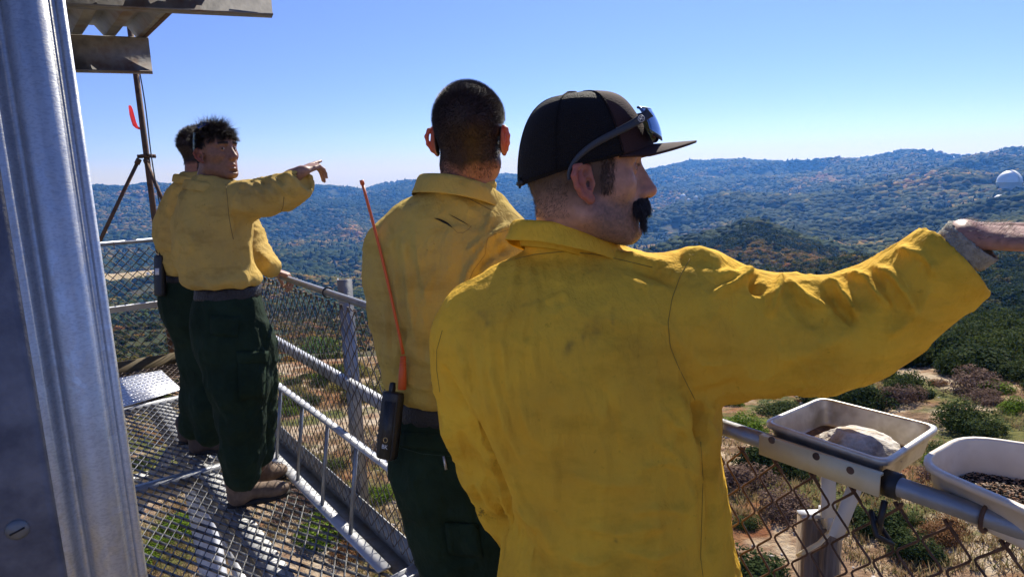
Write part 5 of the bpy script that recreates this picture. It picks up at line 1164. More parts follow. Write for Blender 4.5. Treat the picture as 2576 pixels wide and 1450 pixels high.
cap_part(0,math.radians(-62.5),math.radians(62.5),.0012,26,44,'front_panel',capf,cap)
mb=MB();c=local(oD,FD,cap_pt(0,1.));mb.lathe(c-ZV*.001,[(.0115,0),(.0115,.003),(.008,.0055),(.0002,.0062)],18,axis=FD[2]);mb.build('button',capf,cap,True)
seams_=[62,118,180,242,298]
for a in seams_:
    mb=MB();mb.tube([local(oD,FD,cap_pt(math.radians(a),t,.0028)) for t in np.linspace(.02,.97,18)],.0011,5);mb.build('seam',capm,cap,True)
mb=MB();mb.tube([local(oD,FD,cap_pt(math.radians(a),.03,.0026)) for a in np.linspace(62,298,40)],.0012,5);mb.build('hem_stitch',capm,cap,True)
# brim
V=[];Q_=[];nb,na2=9,34
for i,a in enumerate(np.linspace(-66,66,na2)):
    a=math.radians(a);b0=cap_pt(a,.0);ext=.076*math.cos(a*.95)**.55 if abs(a)<1.55 else 0
    for j in range(nb):
        q=j/(nb-1);p_=b0+np.array([ext*q*(1-.0*q),b0[1]*.02*q,.003+.004*q-.012*(abs(b0[1])/.09)**2*(.25+q*.4)])
        V.append(local(oD,FD,p_))
for i in range(na2-1):
    for j in range(nb-1): Q_.append([i*nb+j,i*nb+j+1,(i+1)*nb+j+1,(i+1)*nb+j])
o=mesh('brim',V,np.array(Q_),capf,cap,True);md=o.modifiers.new('thickness','SOLIDIFY');md.thickness=.0034
# strap at the back
mb=MB()
for a0,a1 in ((160,200),): mb.tube([local(oD,FD,cap_pt(math.radians(a),.0,.001)+np.array([0,0,.004])) for a in np.linspace(a0,a1,12)],.0055,6)
mb.box(local(oD,FD,cap_pt(math.radians(192),0,.003)+np.array([0,0,.004])),FD[0]*.002,FD[1]*.010,FD[2]*.009);mb.build('snap_strap',blk,cap,True)
# ---- sunglasses on the cap
sg=thing('sunglasses',local(oD,FD,(.10,0,.09)),'black sunglasses with mirrored lens pushed up on the dark cap','sunglasses')
sgm=mat('matt_black_plastic',(.022,.024,.030),.38);lens=mat('mirror_lens',(.10,.16,.26),.06,.9)
def temple(s):
    L_=[(-.034,.004,.0035),(-.036,.014,.004),(-.030,.028,.0045),(-.016,.044,.006),(.006,.060,.0068),(.036,.074,.0072),(.066,.088,.0078),(.088,.100,.0085),(.098,.108,.010)]
    pts=np.array([[x_,s*(.0915+.004*math.sin(min(1,max(0,x_/.09))*3)-.012*max(0,(x_-.06)/.04)),z_] for x_,z_,_ in L_]);V=[];
    T_=np.gradient(pts,axis=0);T_/=np.linalg.norm(T_,axis=1)[:,None]
    for p_,t_,(_,_,w_) in zip(pts,T_,L_):
        n1=np.array([0,s,0.]);u_=np.cross(t_,n1)
        for du,dn in ((-1,-.3),(-.8,.35),(.8,.35),(1,-.3)): V.append(local(oD,FD,p_+u_*du*w_+n1*dn*.0045))
    k=len(pts);Q_=[[i*4+j,i*4+(j+1)%4,(i+1)*4+(j+1)%4,(i+1)*4+j] for i in range(k-1) for j in range(4)]+[[0,1,2,3],[(k-1)*4+3,(k-1)*4+2,(k-1)*4+1,(k-1)*4]]
    o=mesh('temple_arm',V,np.array(Q_),sgm,sg,True);md=o.modifiers.new('smooth','SUBSURF');md.levels=1;md.render_levels=2;return o,pts
tm,tp_=temple(-1);temple(1)
# emblem: ring with letters on the near arm
ec=local(oD,FD,(.081,-.0975,.0968));en=-FD[1];eu=local(np.zeros(3),FD,np.array([.85,0,.52]));eu/=np.linalg.norm(eu);ev=np.cross(en,eu)*-1
if ev[2]<0: ev=-ev
wl_=mat('white_print',(.7,.72,.75),.5)
mb=MB();mb.tube([ec+.0050*(math.cos(a)*eu+math.sin(a)*ev) for a in np.linspace(0,2*math.pi,22)],.0004,5)
def stroke(a,b): mb.tube([ec+eu*a[0]*.001+ev*a[1]*.001,ec+eu*b[0]*.001+ev*b[1]*.001],.00042,5)
for a,b in (((-2.4,-2.4),(-2.4,2.4)),((-2.4,2.4),(-.4,2.4)),((-2.4,0),(-.6,0)),((.2,2.4),(2.2,2.4)),((2.2,2.4),(2.2,.6)),((2.2,.6),(.2,.2)),((.2,.2),(.2,-2.2)),((.2,-2.2),(2.6,-2.2))): stroke(a,b)
mb.build('emblem',wl_,tm)
V=[];Q_=[];nl_=26;zl=7
for i,a in enumerate(np.linspace(-1,1,nl_)):
    yy=a*.078;xf=.132-.034*abs(a)**2.2
    for j in range(zl):
        q=j/(zl-1);hh=.053*(1-.25*abs(a)**3)*(1-.25*math.exp(-(a/.18)**2)*(1-q));zz=.122-hh*(1-q)-.002*abs(a);V.append(local(oD,FD,(xf-.019*q+.004*math.sin(q*3.14),yy,zz-.004)))
for i in range(nl_-1):
    for j in range(zl-1): Q_.append([i*zl+j,i*zl+j+1,(i+1)*zl+j+1,(i+1)*zl+j])
o=mesh('lens',V,np.array(Q_),lens,sg,True);md=o.modifiers.new('thickness','SOLIDIFY');md.thickness=.002
Vn=np.array(V).reshape(nl_,zl,3);mb=MB();mb.tube(Vn[:,-1],.0022,6);mb.build('brow_bar',sgm,sg,True)
# ================================================================= second man (bare head, back turned, radio)
TAN=cloth('faded_shirt_cloth',(.58,.42,.10),(.44,.32,.10),.6,850,.2,(.45,.42,.30),.5,5.)
oC=P(1182.3,352.6,1.60);FC=frame(math.radians(13),.03,.03)
def colC(V,N):
    C_=base_skin(V,N,(.36,.17,.115),None);x,y,z=V.T
    hl=np.clip((z+.068+.008*noise(y*60,x*60))/.022,0,1)*np.clip((.085+.2*np.clip(z-.05,0,1)-x)/.01,0,1)*(~(np.abs(y)>.079))
    hl*=~((x>.02)&(z<.04))
    m_=(hl*.93)[:,None];C_[:]=C_*(1-m_)+np.array([.014,.009,.008])*m_;return C_
Vh,Qh,Ch_,Lc,Nl,Th=head('head',oC,FC,1.0,colC,neck_w=PY(1160,560,1.675),neck_r=.056,ear_out=.003,thin=.25)
wC=PY(1080,1060,1.80);fC_=np.array([.5,.8,.1]);fC_/=np.linalg.norm(fC_);bC=np.array([0,-.1,1.]);bC-=fC_*bC.dot(fC_);bC/=np.linalg.norm(bC)
cV,cQ=hand_sdf(wC,(fC_,-np.cross(bC,fC_),bC),1,[(.6,.8,.5)]*4,arm_to=PY(1030,990,1.68))
wC2=PY(1420,1010,1.80);c2V,c2Q=hand_sdf(wC2,(fC_,np.cross(bC,fC_),bC),1,[(.6,.8,.5)]*4,arm_to=PY(1415,950,1.7))
bC_=limbs([([PY(1165,650,1.63),PY(1155,1050,1.63)],[.09,.08]),([PY(1165,650,1.63),PY(990,650,1.62),PY(1015,930,1.62),PY(1040,1000,1.7)],[.05,.045,.04,.03]),([PY(1165,650,1.63),PY(1360,650,1.62),PY(1410,900,1.62),PY(1418,950,1.7)],[.05,.045,.04,.03]),
 ([PY(1155,1050,1.63),np.array([-.13,1.64,.5]),np.array([-.14,1.66,.12])],[.075,.06,.045]),([PY(1155,1050,1.63),np.array([.06,1.62,.5]),np.array([.02,1.60,.12])],[.075,.06,.045])])
C=mkperson('bare-headed man with cropped black hair seen from behind, in a faded torn yellow shirt',[(Vh,Qh,Ch_,Th),(cV,cQ,(.36,.19,.12),0),(c2V,c2Q,(.36,.19,.12),0),(*bC_,(.3,.15,.1),0)])
torC=[(446,1085,1226,1.66,.068),(464,1068,1250,1.66,.075),(482,1045,1246,1.66,.08),(505,1012,1268,1.655,.09),(550,972,1312,1.65,.105),(600,955,1350,1.64,.12),(680,962,1365,1.64,.135),(780,975,1355,1.64,.14),(880,985,1345,1.64,.14),(940,992,1335,1.64,.14),(975,1000,1320,1.64,.135),(992,1015,1305,1.64,.12)]
armCL=[(1025,575,1.65,60),(990,625,1.63,68),(985,700,1.62,66),(993,790,1.62,62),(1008,880,1.62,54),(1022,945,1.64,50),(1045,985,1.72,42)]
armCR=[(1275,612,1.65,48),(1330,665,1.63,58),(1370,720,1.62,64),(1395,850,1.62,56),(1410,920,1.66,50),(1418,960,1.74,42)]
fC=[([(975,560),(990,640),(1000,740),(1015,830)],.004,9),([(1010,560),(1020,650),(1030,760),(1050,880)],.004,9),([(1045,560),(1055,680),(1080,800)],.004,9),([(990,600),(1005,720),(1030,850)],-.003,9),([(1040,640),(1070,760),(1095,860)],-.003,10),([(960,700),(975,800),(975,900)],.004,10),
([(1290,560),(1230,600),(1180,680),(1160,740)],.009,10),([(1290,610),(1220,660),(1185,740)],-.010,11),([(1240,530),(1215,600),(1170,640)],.006,10),([(1265,580),(1250,640),(1200,700)],.006,9),([(1160,740),(1130,820),(1120,900)],.004,12),([(1080,470),(1150,500),(1220,560)],.003,12),
([(985,930),(1040,965),(1100,985)],.007,11),([(1000,900),(1060,930),(1120,940)],-.005,12),([(1010,850),(1060,900),(1110,915)],.004,12),([(1015,820),(1008,880),(1000,950)],-.010,9)]
fC=[(p_,h_*1.9,w_*.8) for p_,h_,w_ in fC]
shC,VC,QC=garment('shirt',[(torC,2.35)],[armCL,armCR],TAN,C,.0072,.03,fC,.0050,(8,8,3.2),1,seed=3.)
collar('collar',PY(1152,438,1.655),math.radians(42),.075,.088,.070,.038,TAN,shC,open_=.35,flare=.016)
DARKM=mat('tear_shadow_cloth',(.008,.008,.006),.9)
def tear(px,wd,n=14):
    pts=snap(VC,QC,dens(px,n),.0012)
    if len(pts)<4: return
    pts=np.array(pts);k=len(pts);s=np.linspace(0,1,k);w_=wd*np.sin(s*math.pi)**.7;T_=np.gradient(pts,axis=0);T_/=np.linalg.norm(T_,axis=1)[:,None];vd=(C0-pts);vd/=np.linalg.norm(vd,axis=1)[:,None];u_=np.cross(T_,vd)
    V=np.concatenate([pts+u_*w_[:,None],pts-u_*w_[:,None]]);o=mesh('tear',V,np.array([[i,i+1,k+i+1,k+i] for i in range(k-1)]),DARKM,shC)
    mb=MB();mb.tube(pts+u_*w_[:,None],.0006,4);mb.tube(pts-u_*w_[:,None],.0006,4);mb.build('frayed_edge',TAN,shC,True)
tear([(1090,548),(1105,552),(1125,562),(1140,574)],.0035);tear([(1128,538),(1150,550),(1172,562),(1182,569)],.0018)
seam('loose_thread',VC,QC,[(1140,574),(1150,585),(1165,585),(1180,575),(1185,568)],.0004,STITCHO,shC)
seam('seam',VC,QC,[(1065,470),(1120,482),(1180,500),(1235,528)],.0008,STITCHO,shC)
seam('seam',VC,QC,[(1288,575),(1245,588),(1225,600),(1220,640),(1190,680),(1170,730)],.0005,STITCHO,shC)
# cropped hair
HC=hairmat('cropped_hair',(.018,.012,.011));Nw=vnormals(Vh,Qh);x,y,z=Lc.T
hm=(z>-.066)&(x<.095)&(np.abs(y)<.0795)&~((x>.02)&(z<.045))&~((np.abs(y)>.068)&(x>-.034)&(x<.02)&(z<.036))
pts,nn=surf_pts(Vh,Qh,Nw,hm,30000);zl=(pts-oC)@FC[2]
L_=np.clip(.003+.065*np.clip(zl+.02,0,1),.0025,.009)*RNG.uniform(.7,1.15,len(pts));wz=np.clip((zl[:,None]-.02)/.08,0,1);V,Q=strands(pts,nn+FC[0]*.35*wz-FC[2]*.6*(1-wz)+RNG.normal(0,.12,nn.shape),L_,.00030,.12,2);mesh('cropped_hair',V,Q,HC,C)
nm=(z<-.060)&(z>-.085)&(x<-.02)&(np.abs(y)<.06);pts,nn=surf_pts(Vh,Qh,Nw,nm,500);V,Q=strands(pts,nn*.5-FC[2],RNG.uniform(.004,.011,500),.00025,.2,3);mesh('neck_hair',V,Q,HC,C)
# belt and trousers
beltC=[(985,1004,1300,1.64,.112),(1012,1000,1300,1.64,.115),(1040,996,1302,1.64,.117)]
garment('belt',[(beltC,2.4)],[],BELT,C,.008,amp=0.0003)
trC=[(1022,1000,1298,1.64,.113),(1060,985,1305,1.64,.125),(1110,976,1312,1.64,.14),(1170,985,1318,1.635,.145),(1240,1008,1312,1.63,.13)]
legCL=[(1100,1200,1.62,95),(1115,1300,1.62,92),(1145,1440,1.63,86)];legCR=[(1225,1200,1.62,95),(1250,1320,1.60,90),(1270,1440,1.60,84)]
fCt=[([(1010,1080),(1090,1090),(1200,1100)],.004,12),([(1015,1125),(1100,1138),(1190,1150)],.005,6),([(1030,1180),(1060,1280),(1090,1380)],.005,11),([(1120,1240),(1130,1340),(1170,1430)],-.006,14),([(1110,1310),(1150,1350),(1200,1370)],.006,8),([(1160,1250),(1190,1330),(1230,1400)],.005,12)]
trs,VT,QT=garment('trousers',[(trC,2.3)],[legCL,legCR],PANT,C,.009,.05,fCt,.007,(8,8,4),1,seed=8.)
S=SDF((-.35,1.3,0),(.3,1.95,.85),.014);kn1,kn2=chY([legCL[-1]])[0][0],chY([legCR[-1]])[0][0];S.chain([kn1+ZV*.08,kn1,np.array([-.15,1.64,.09])],[.085,.082,.065],.03);S.chain([kn2+ZV*.08,kn2,np.array([.02,1.58,.09])],[.082,.08,.065],.03);V,Q=S.mesh();mesh('trouser_legs',V,Q,PANT,C,True)
boot([-.15,1.56,0],[-.10,1.83,0],.15,BOOTD,SOLE,C);boot([.02,1.50,0],[.10,1.76,0],.15,BOOTD,SOLE,C)
for a,b in (((1060,985),(1052,1062)),):
    pts=snap(VT,QT,dens([(a[0],a[1]+15),b],8),.006)
    if len(pts)>2: mb=MB();[mb.bar(pts[i],pts[i+1],.011,.002,up=C0-pts[i]) for i in range(len(pts)-1)];mb.build('belt_loop',PANT,C)
seam('pocket_stitching',VT,QT,[(1000,1122),(1060,1140),(1130,1146),(1215,1150)],.0008,mat('green_stitch',(.03,.06,.04),.9),trs)
patch('back_pocket_flap',VT,QT,[(1012,1086),(1215,1096),(1215,1146),(1004,1122)],PANT,trs,14,5,.006)
patch('cargo_pocket',VT,QT,[(1118,1312),(1200,1316),(1215,1400),(1128,1392)],PANT,trs,8,8,.008)
pts=snap(VT,QT,[(1115,1146),(1122,1180)],.004);
if len(pts)==2: mb=MB();mb.tube([pts[0],pts[1]],.0032,8);mb.build('zip_pull',mat('zip_metal',(.5,.5,.5),.4,.8),trs,True)
# ---- hand-held radio with orange whip antenna
RB=mat('radio_plastic',(.012,.013,.015),.42,bump=.2,bscale=200);OR=mat('orange_antenna',(.55,.10,.025),.5)
def radio(c_top,c_bot,k,wpx,label,az,parent_text=True,antenna=None):
    a,b=P(*c_top,k),P(*c_bot,k);up_=(a-b);Lr=np.linalg.norm(up_);up_/=Lr;f=np.array([math.sin(az),math.cos(az),0]);s=np.cross(f,up_);s/=np.linalg.norm(s);f=np.cross(up_,s);w_=wpx/F*k
    t=thing('two_way_radio',b,label,'radio');mb=MB();hw,hd=w_*.5,w_*.33
    pr=[(-hw,-hd*.7),(-hw*.8,-hd),(hw*.8,-hd),(hw,-hd*.7),(hw,hd*.7),(hw*.8,hd),(-hw*.8,hd),(-hw,hd*.7)]
    V=[];rings=[(0,.86),(.02,.96),(.06,1.),(.5,1.03),(.93,1.),(.985,.94),(1,.84)]
    for q,sc_ in rings: V.append([b+up_*Lr*q+s*x_*sc_+f*y_*sc_ for x_,y_ in pr])
    V=np.array(V).reshape(-1,3);k8=8;Q_=[[i*8+j,i*8+(j+1)%8,(i+1)*8+(j+1)%8,(i+1)*8+j] for i in range(len(rings)-1) for j in range(8)]
    mesh('case',V,[np.array(Q_),np.array([[7,6,5,4,3,2,1,0]]),np.array([[len(V)-8+j for j in range(8)]])],RB,t)
    return t,a,b,up_,s,f,Lr,hw,hd
t,a,b,up_,s,f,Lr,hw,hd=radio((990,985),(972,1152),1.575,50,'black handheld radio with a long orange antenna on the belt of the bare-headed man',math.radians(25))
face=-s*1.0;bk_=-f   # screen side towards the left, back edge towards the viewer
mb=MB();mb.box(b+up_*Lr*.62-s*(hw*1.02),f*hd*.62,up_*Lr*.13,s*.0012);mb.build('screen',mat('radio_screen',(.33,.34,.33),.3),t)
mb=MB()
for i in range(4):
    for j in range(3): mb.box(b+up_*Lr*(.40-.07*i)+f*hd*(-.55+.55*j)-s*(hw*1.04),f*hd*.17,up_*Lr*.018,s*.0016)
mb.build('keypad',mat('radio_keys',(.10,.10,.10),.5),t)
mb=MB()
for i in range(4): mb.bar(b+up_*Lr*(.80+.035*i)+f*hd*.6-s*hw*1.02,b+up_*Lr*(.77+.035*i)-f*hd*.6-s*hw*1.02,.003,.003,up=s)
mb.build('speaker_grille',mat('radio_rib',(.035,.035,.037),.5),t)
mb=MB();mb.box(b+up_*Lr*.45-f*hd*1.08+s*hw*.2,s*hw*.62,up_*Lr*.42,f*.002);mb.build('battery_back',RB,t)
ring(b+up_*Lr*.30-f*(hd*1.2)+s*hw*.15,f,.0055,.0010,'charging_contact',mat('brass',(.55,.40,.18),.35,.9),t)
def text(body,size,c,xd,yd,m,parent,name='lettering',depth=.0004):
    cu=bpy.data.curves.new(name,'FONT');cu.body=body;cu.size=size;cu.extrude=depth;cu.align_x='CENTER';o=bpy.data.objects.new(name,cu);COL.objects.link(o)
    dg=bpy.context.evaluated_depsgraph_get();me=bpy.data.meshes.new_from_object(o.evaluated_get(dg));bpy.data.objects.remove(o);n=np.zeros(len(me.vertices)*3,np.float32);me.vertices.foreach_get('co',n);n=n.reshape(-1,3)
    xd=xd/np.linalg.norm(xd);yd=yd/np.linalg.norm(yd);zd=np.cross(xd,yd);V=c+n[:,:1]*xd+n[:,1:2]*yd+n[:,2:]*zd;me.vertices.foreach_set('co',V.astype(np.float32).ravel());me.materials.clear();me.materials.append(m);o=bpy.data.objects.new(name,me);COL.objects.link(o);setp(o,parent);return o
text('BK',.0135,b+up_*Lr*.17-f*(hd*1.2)+s*hw*.15,s,up_,wl_,t)
mb=MB();mb.lathe(a+f*hd*.2-s*hw*.3-up_*.004,[(.0075,0),(.0080,.012),(.0065,.024),(.0001,.026)],14,axis=up_);mb.build('knob',RB,t,True)
a0=P(1011,978,1.565);a1=P(1014,890,1.56);a2=P(912,464,1.545)
mb=MB();mb.tube([a0,a0+(a1-a0)*.45,a0+(a1-a0)*.95],[.0098,.0090,.0058],14);dd=(a1-a0)/np.linalg.norm(a1-a0)
for i in range(4): mb.tube([a1-dd*(.006+.006*i),a1-dd*(.009+.006*i)],[.0070+.0004*i]*2,12)
n_=14;pts=[a1+(a2-a1)*q+np.array([.004,0,0])*math.sin(q*3.14) for q in np.linspace(0,1,n_)];mb.tube(pts,[.0040]+[.0034]*(n_-2)+[.0034],10);mb.tube([pts[-1],pts[-1]+(pts[-1]-pts[-2])*.32],[.0050,.0050],10);mb.build('antenna',OR,t,True)
# ================================================================= young man pointing (third)
oA=P(544,390,2.90);FA=frame(2.041,.055,.0)
def colA(V,N):
    C_=base_skin(V,N,(.235,.115,.07),.18,(.36,.12,.09));x,y,z=V.T
    hl=np.clip((z-.060+1.0*np.clip(.035-x,0,.2))/.02,0,1)*(~(np.abs(y)>.079))*np.clip((z+.075)/.02,0,1);m_=(hl*.95)[:,None];C_[:]=C_*(1-m_)+np.array([.012,.008,.007])*m_;return C_
Vh,Qh,Ch_,Lc,Nl,Th=head('head',oA,FA,.945,colA,mouth_open=.005,neck_w=PY(522,500,2.95),neck_r=.056,jaw=.95,nose=.95,h=.0026)
wA=P(760,430,2.74);fA=P(788,419,2.80)-wA;fA/=np.linalg.norm(fA);bA=np.array([-.1,-.35,.93]);bA-=fA*bA.dot(fA);bA/=np.linalg.norm(bA);tA=np.cross(bA,fA)
aV,aQ=hand_sdf(wA,(fA,tA,bA),1,[(.0,.05,.0),(.75,.5,.3),(.85,.55,.3),(.7,.5,.3)],arm_to=P(735,444,2.76),thumb=((.5,.5),(.5,.4)),h=.003,scale=.95)
bA_=limbs([([PY(540,560,2.95),PY(570,760,2.97)],[.08,.075]),([PY(540,560,2.95),PY(620,500,2.9),PY(700,487,2.85),P(740,445,2.76)],[.05,.045,.04,.03]),([PY(540,560,2.95),PY(500,550,2.98),PY(496,640,3.02),PY(525,700,3.2)],[.05,.035,.03,.03]),
 ([PY(570,760,2.97),PY(600,1010,2.97),PY(610,1210,2.98)],[.075,.06,.045]),([PY(580,760,3.0),PY(637,1000,3.12),PY(648,1165,3.16)],[.075,.06,.045])])
A=mkperson('young man with tousled dark hair looking back over his shoulder, arm pointing right',[(Vh,Qh,Ch_,Th),(aV,aQ,(.34,.19,.14),0),(*bA_,(.2,.1,.06),0)])
TANA=cloth('mustard_shirt_cloth',(.66,.45,.12),(.48,.34,.11),.5,850,.2,(.5,.46,.32),.5,6.)
torA=[(440,490,560,2.95,.06),(458,480,595,2.95,.08),(488,458,630,2.945,.105),(530,447,637,2.94,.12),(580,441,634,2.94,.125),(640,444,632,2.94,.125),(680,457,640,2.94,.125),(706,464,654,2.945,.13),(719,480,650,2.95,.115)]
armA=[(575,500,2.94,46),(625,503,2.90,48),(670,497,2.87,46),(712,483,2.83,43),(745,465,2.80,37),(772,452,2.775,28)]
armA2=[(492,522,2.96,38),(478,565,2.98,38),(482,630,3.02,34),(505,690,3.15,30)]
fA_=[([(600,460),(625,470),(640,500)],.012,7),([(615,462),(650,478),(668,500)],.012,6),([(640,458),(670,470),(700,500)],.014,7),([(655,452),(672,475)],-.014,6),([(680,450),(712,470),(730,500)],.012,6),([(695,447),(715,465)],-.012,6),([(720,435),(745,455),(755,480)],.011,6),([(735,432),(760,452),(770,470)],-.009,5),([(755,428),(780,445),(783,470)],.009,6),
([(580,530),(600,560),(583,600)],-.012,8),([(600,545),(640,550),(660,545)],-.010,9),([(590,480),(580,540),(590,600)],.008,8),([(460,540),(480,600),(520,680)],.007,8),([(450,600),(480,660),(530,715)],.007,8),([(470,520),(520,600),(560,700)],-.004,10),([(620,600),(625,660),(610,720)],.009,7),([(640,590),(640,660),(630,720)],-.008,7),([(560,620),(600,680),(600,722)],.006,8),([(560,468),(572,510),(568,560)],-.004,8)]
shA,VA,QA=garment('shirt',[(torA,2.3)],[armA,armA2],TANA,A,.0095,.03,fA_,.009,(9,9,5),1,seed=12.,cuts=[(P(779,447,2.775),P(785,443,2.77)-P(745,465,2.80),.055,.015,.012)])
collar('collar',PY(523,452,2.95),math.radians(62),.068,.078,.040,.034,TANA,shA,open_=.35,flare=.012)
seam('seam',VA,QA,[(568,465),(572,500),(575,540),(580,570),(587,602)],.0013,STITCHO,shA,14)
seam('seam',VA,QA,[(703,540),(712,520),(714,495)],.0013,STITCHO,shA,10)
HA=hairmat('tousled_hair',(.014,.009,.007));Nw=vnormals(Vh,Qh);x,y,z=Lc.T
hm=(z>.056-1.0*np.clip(.035-x,0,.125))&(np.abs(y)<.0795)&(z>-.075)
pts,nn=surf_pts(Vh,Qh,Nw,hm,9000);lc=(pts-oA)@FA.T
L_=np.clip(.010+.35*np.clip(lc[:,2]-.02,0,.1),.01,.036)*RNG.uniform(.6,1.35,9000)
cl_=np.stack([noise(lc[:,0]*70+k_*9,lc[:,1]*70,lc[:,2]*70) for k_ in range(3)],1)
bend=np.where((lc[:,0]>.04)[:,None],FA[0]*.5-FA[2]*1.3,-FA[2]*.7+FA[0]*.2)+cl_*.9
V,Q=strands(pts,nn*.7+FA[0]*.45+cl_*1.7+RNG.normal(0,.07,(9000,3)),L_*1.15,.0010,.45,6,.0,bend);mesh('tousled_hair',V,Q,HA,A)
top_=lc[:,2]>.095;pt,n2=pts[top_][:420],nn[top_][:420];k=len(pt);V,Q=strands(pt,n2*1.2+cl_[top_][:420]*1.5+RNG.normal(0,.2,(k,3))+FA[0]*.6,RNG.uniform(.035,.07,k),.0010,.3,6,.1);mesh('stray_hair',V,Q,HA,A)
bm_=(x>.068)&(np.abs(y)>.010)&(np.abs(y)<.052)&(np.abs(z-.044)<.005);pts,nn=surf_pts(Vh,Qh,Nw,bm_,260);V,Q=strands(pts,nn*.6+FA[2]*.1,RNG.uniform(.003,.006,260),.0004,.15,2);mesh('eyebrow',V,Q,HA,A)
eyes(A,oA,FA,.945,(1,-.35,.0))
# glasses pushed up in the hair
gl=thing('sunglasses',oA+FA[2]*.1,'sunglasses with pale lettered arms pushed back into tousled dark hair','sunglasses')
pts=[local(oA,FA,np.array(p)*.945) for p in ((-.028,-.089,.008),(-.026,-.090,.03),(-.020,-.088,.07),(-.016,-.083,.098))];mb=MB()
for i in range(3): mb.bar(pts[i],pts[i+1],.0045,.009,up=FA[1])
mb.build('temple_arm',mat('pale_teal_arm',(.35,.50,.52),.5,var=[(.06,.10,.10)],scale=150),gl)
pts=[local(oA,FA,np.array(p)*.945) for p in ((-.028,.089,.008),(-.026,.090,.03),(-.020,.088,.07),(-.016,.083,.098))];mb=MB()
for i in range(3): mb.bar(pts[i],pts[i+1],.0045,.009,up=FA[1])
mb.build('temple_arm',sgm,gl)
V=[];Q_=[]
for i,a in enumerate(np.linspace(-1,1,20)):
    for j in range(5):
        q=j/4;ang=.15+q*.55;R_=.148;V.append(local(oA,FA,np.array([-.016+math.sin(ang)*.05*(1-.3*abs(a)),a*.078,.098+math.cos(ang*1.4)*.052*math.sqrt(max(0,1-.72*a*a))-.0])*.945))
for i in range(19):
    for j in range(4): Q_.append([i*5+j,i*5+j+1,(i+1)*5+j+1,(i+1)*5+j])
o=mesh('lens',V,np.array(Q_),mat('blue_mirror_lens',(.05,.15,.45),.1,.9),gl,True);md=o.modifiers.new('thickness','SOLIDIFY');md.thickness=.002
# belt, trousers, boots
garment('belt',[([(718,494,650,2.955,.105),(730,494,652,2.955,.108),(748,492,653,2.955,.110)],2.3)],[],mat('woven_belt',(.008,.008,.010),.5,var=[(.025,.025,.03)],scale=70,bump=.8,bscale=120),A,.008,amp=.0003)
trA=[(740,494,650,2.955,.107),(760,486,656,2.955,.118),(800,482,666,2.955,.130),(840,486,676,2.96,.135),(885,498,684,2.97,.128),(915,514,684,2.98,.11)]
legA=[(590,870,2.95,82),(600,960,2.93,72),(606,1050,2.94,56),(610,1130,2.96,49),(611,1188,2.98,45)];legA2=[(615,870,3.03,70),(635,960,3.08,56),(640,1050,3.13,48),(646,1138,3.16,40)]
fAt=[([(545,990),(560,1030),(590,1060)],.008,7),([(600,870),(640,880),(682,885)],.008,6),([(655,820),(665,860),(670,890)],-.008,6),([(540,880),(550,950),(545,1000)],-.006,8),([(620,960),(625,1060),(640,1150)],-.006,7),([(575,960),(590,1060),(595,1180)],.006,8),([(520,770),(560,800),(640,810)],.004,9),([(570,1000),(580,1100),(585,1200)],.005,7)]
trs,VT,QT=garment('trousers',[(trA,2.3)],[legA,legA2],PANT,A,.0105,.05,fAt,.009,(8,8,5),1,seed=20.)
patch('cargo_pocket',VT,QT,[(598,905),(668,905),(664,1000),(600,1004)],PANT,trs,8,8,.010)
patch('pocket_flap',VT,QT,[(594,884),(674,882),(672,914),(596,916)],PANT,trs,9,5,.015)
patch('back_pocket',VT,QT,[(528,792),(600,796),(598,848),(530,842)],PANT,trs,8,6,.005)
boot(Z(575,1276,.0),Z(728,1240,.0),.13,BOOT,SOLE,A);boot(Z(640,1224,0),Z(722,1192,0),.13,BOOT,SOLE,A)
# ================================================================= fourth man, behind
oB=P(507,382,3.52);FB=frame(math.radians(62),0,0)
def colB(V,N):
    C_=base_skin(V,N,(.30,.14,.09),.2,(.4,.13,.09));x,y,z=V.T
    hl=np.clip((z+.062)/.02,0,1)*(~(np.abs(y)>.079))*((x<.02)|(z>.05));m_=(hl*.95)[:,None];C_[:]=C_*(1-m_)+np.array([.014,.009,.008])*m_;return C_
Vh,Qh,Ch_,Lc,Nl,Th=head('head',oB,FB,1.0,colB,neck_w=PY(497,470,3.55),neck_r=.058,h=.003)
wB=P(690,690,3.50);rl=P(716,697,3.50);fB=np.array([.55,.15,-.28]);fB/=np.linalg.norm(fB)
tcl=float(Z(714,700,1.07)@TV);gr=W(1.03,tcl,1.07);wB=gr+np.array([-.062,-.03,.052]);fB=(NV*.75-ZV*.38+TV*-.25);fB/=np.linalg.norm(fB);bB=ZV-fB*fB[2];bB/=np.linalg.norm(bB);tB=-np.cross(bB,fB)*-1
eB=PY(652,642,3.42)
bV,bQ=hand_sdf(wB,(fB,tB,bB),1,[(.7,.9,.5),(.7,.9,.5),(.75,.9,.5),(.8,.9,.5)],arm_to=wB+(eB-wB)*.35,thumb=((.9,.9),(.9,.6)),h=.003)
bB_=limbs([([PY(470,560,3.55),PY(480,760,3.6)],[.08,.075]),([PY(470,560,3.55),PY(560,520,3.55),eB,wB],[.05,.045,.04,.03]),([PY(470,560,3.55),PY(446,560,3.6),PY(450,640,3.7)],[.05,.035,.03]),
 ([PY(480,760,3.6),PY(505,930,3.66),PY(500,1070,3.72)],[.075,.06,.045]),([PY(480,760,3.6),PY(525,930,3.7),PY(530,1090,3.6)],[.075,.06,.045])])
B=mkperson('man partly hidden behind the pointing young man, one hand on the rail',[(Vh,Qh,Ch_,Th),(bV,bQ,(.38,.21,.15),0),(*bB_,(.25,.12,.08),0)])
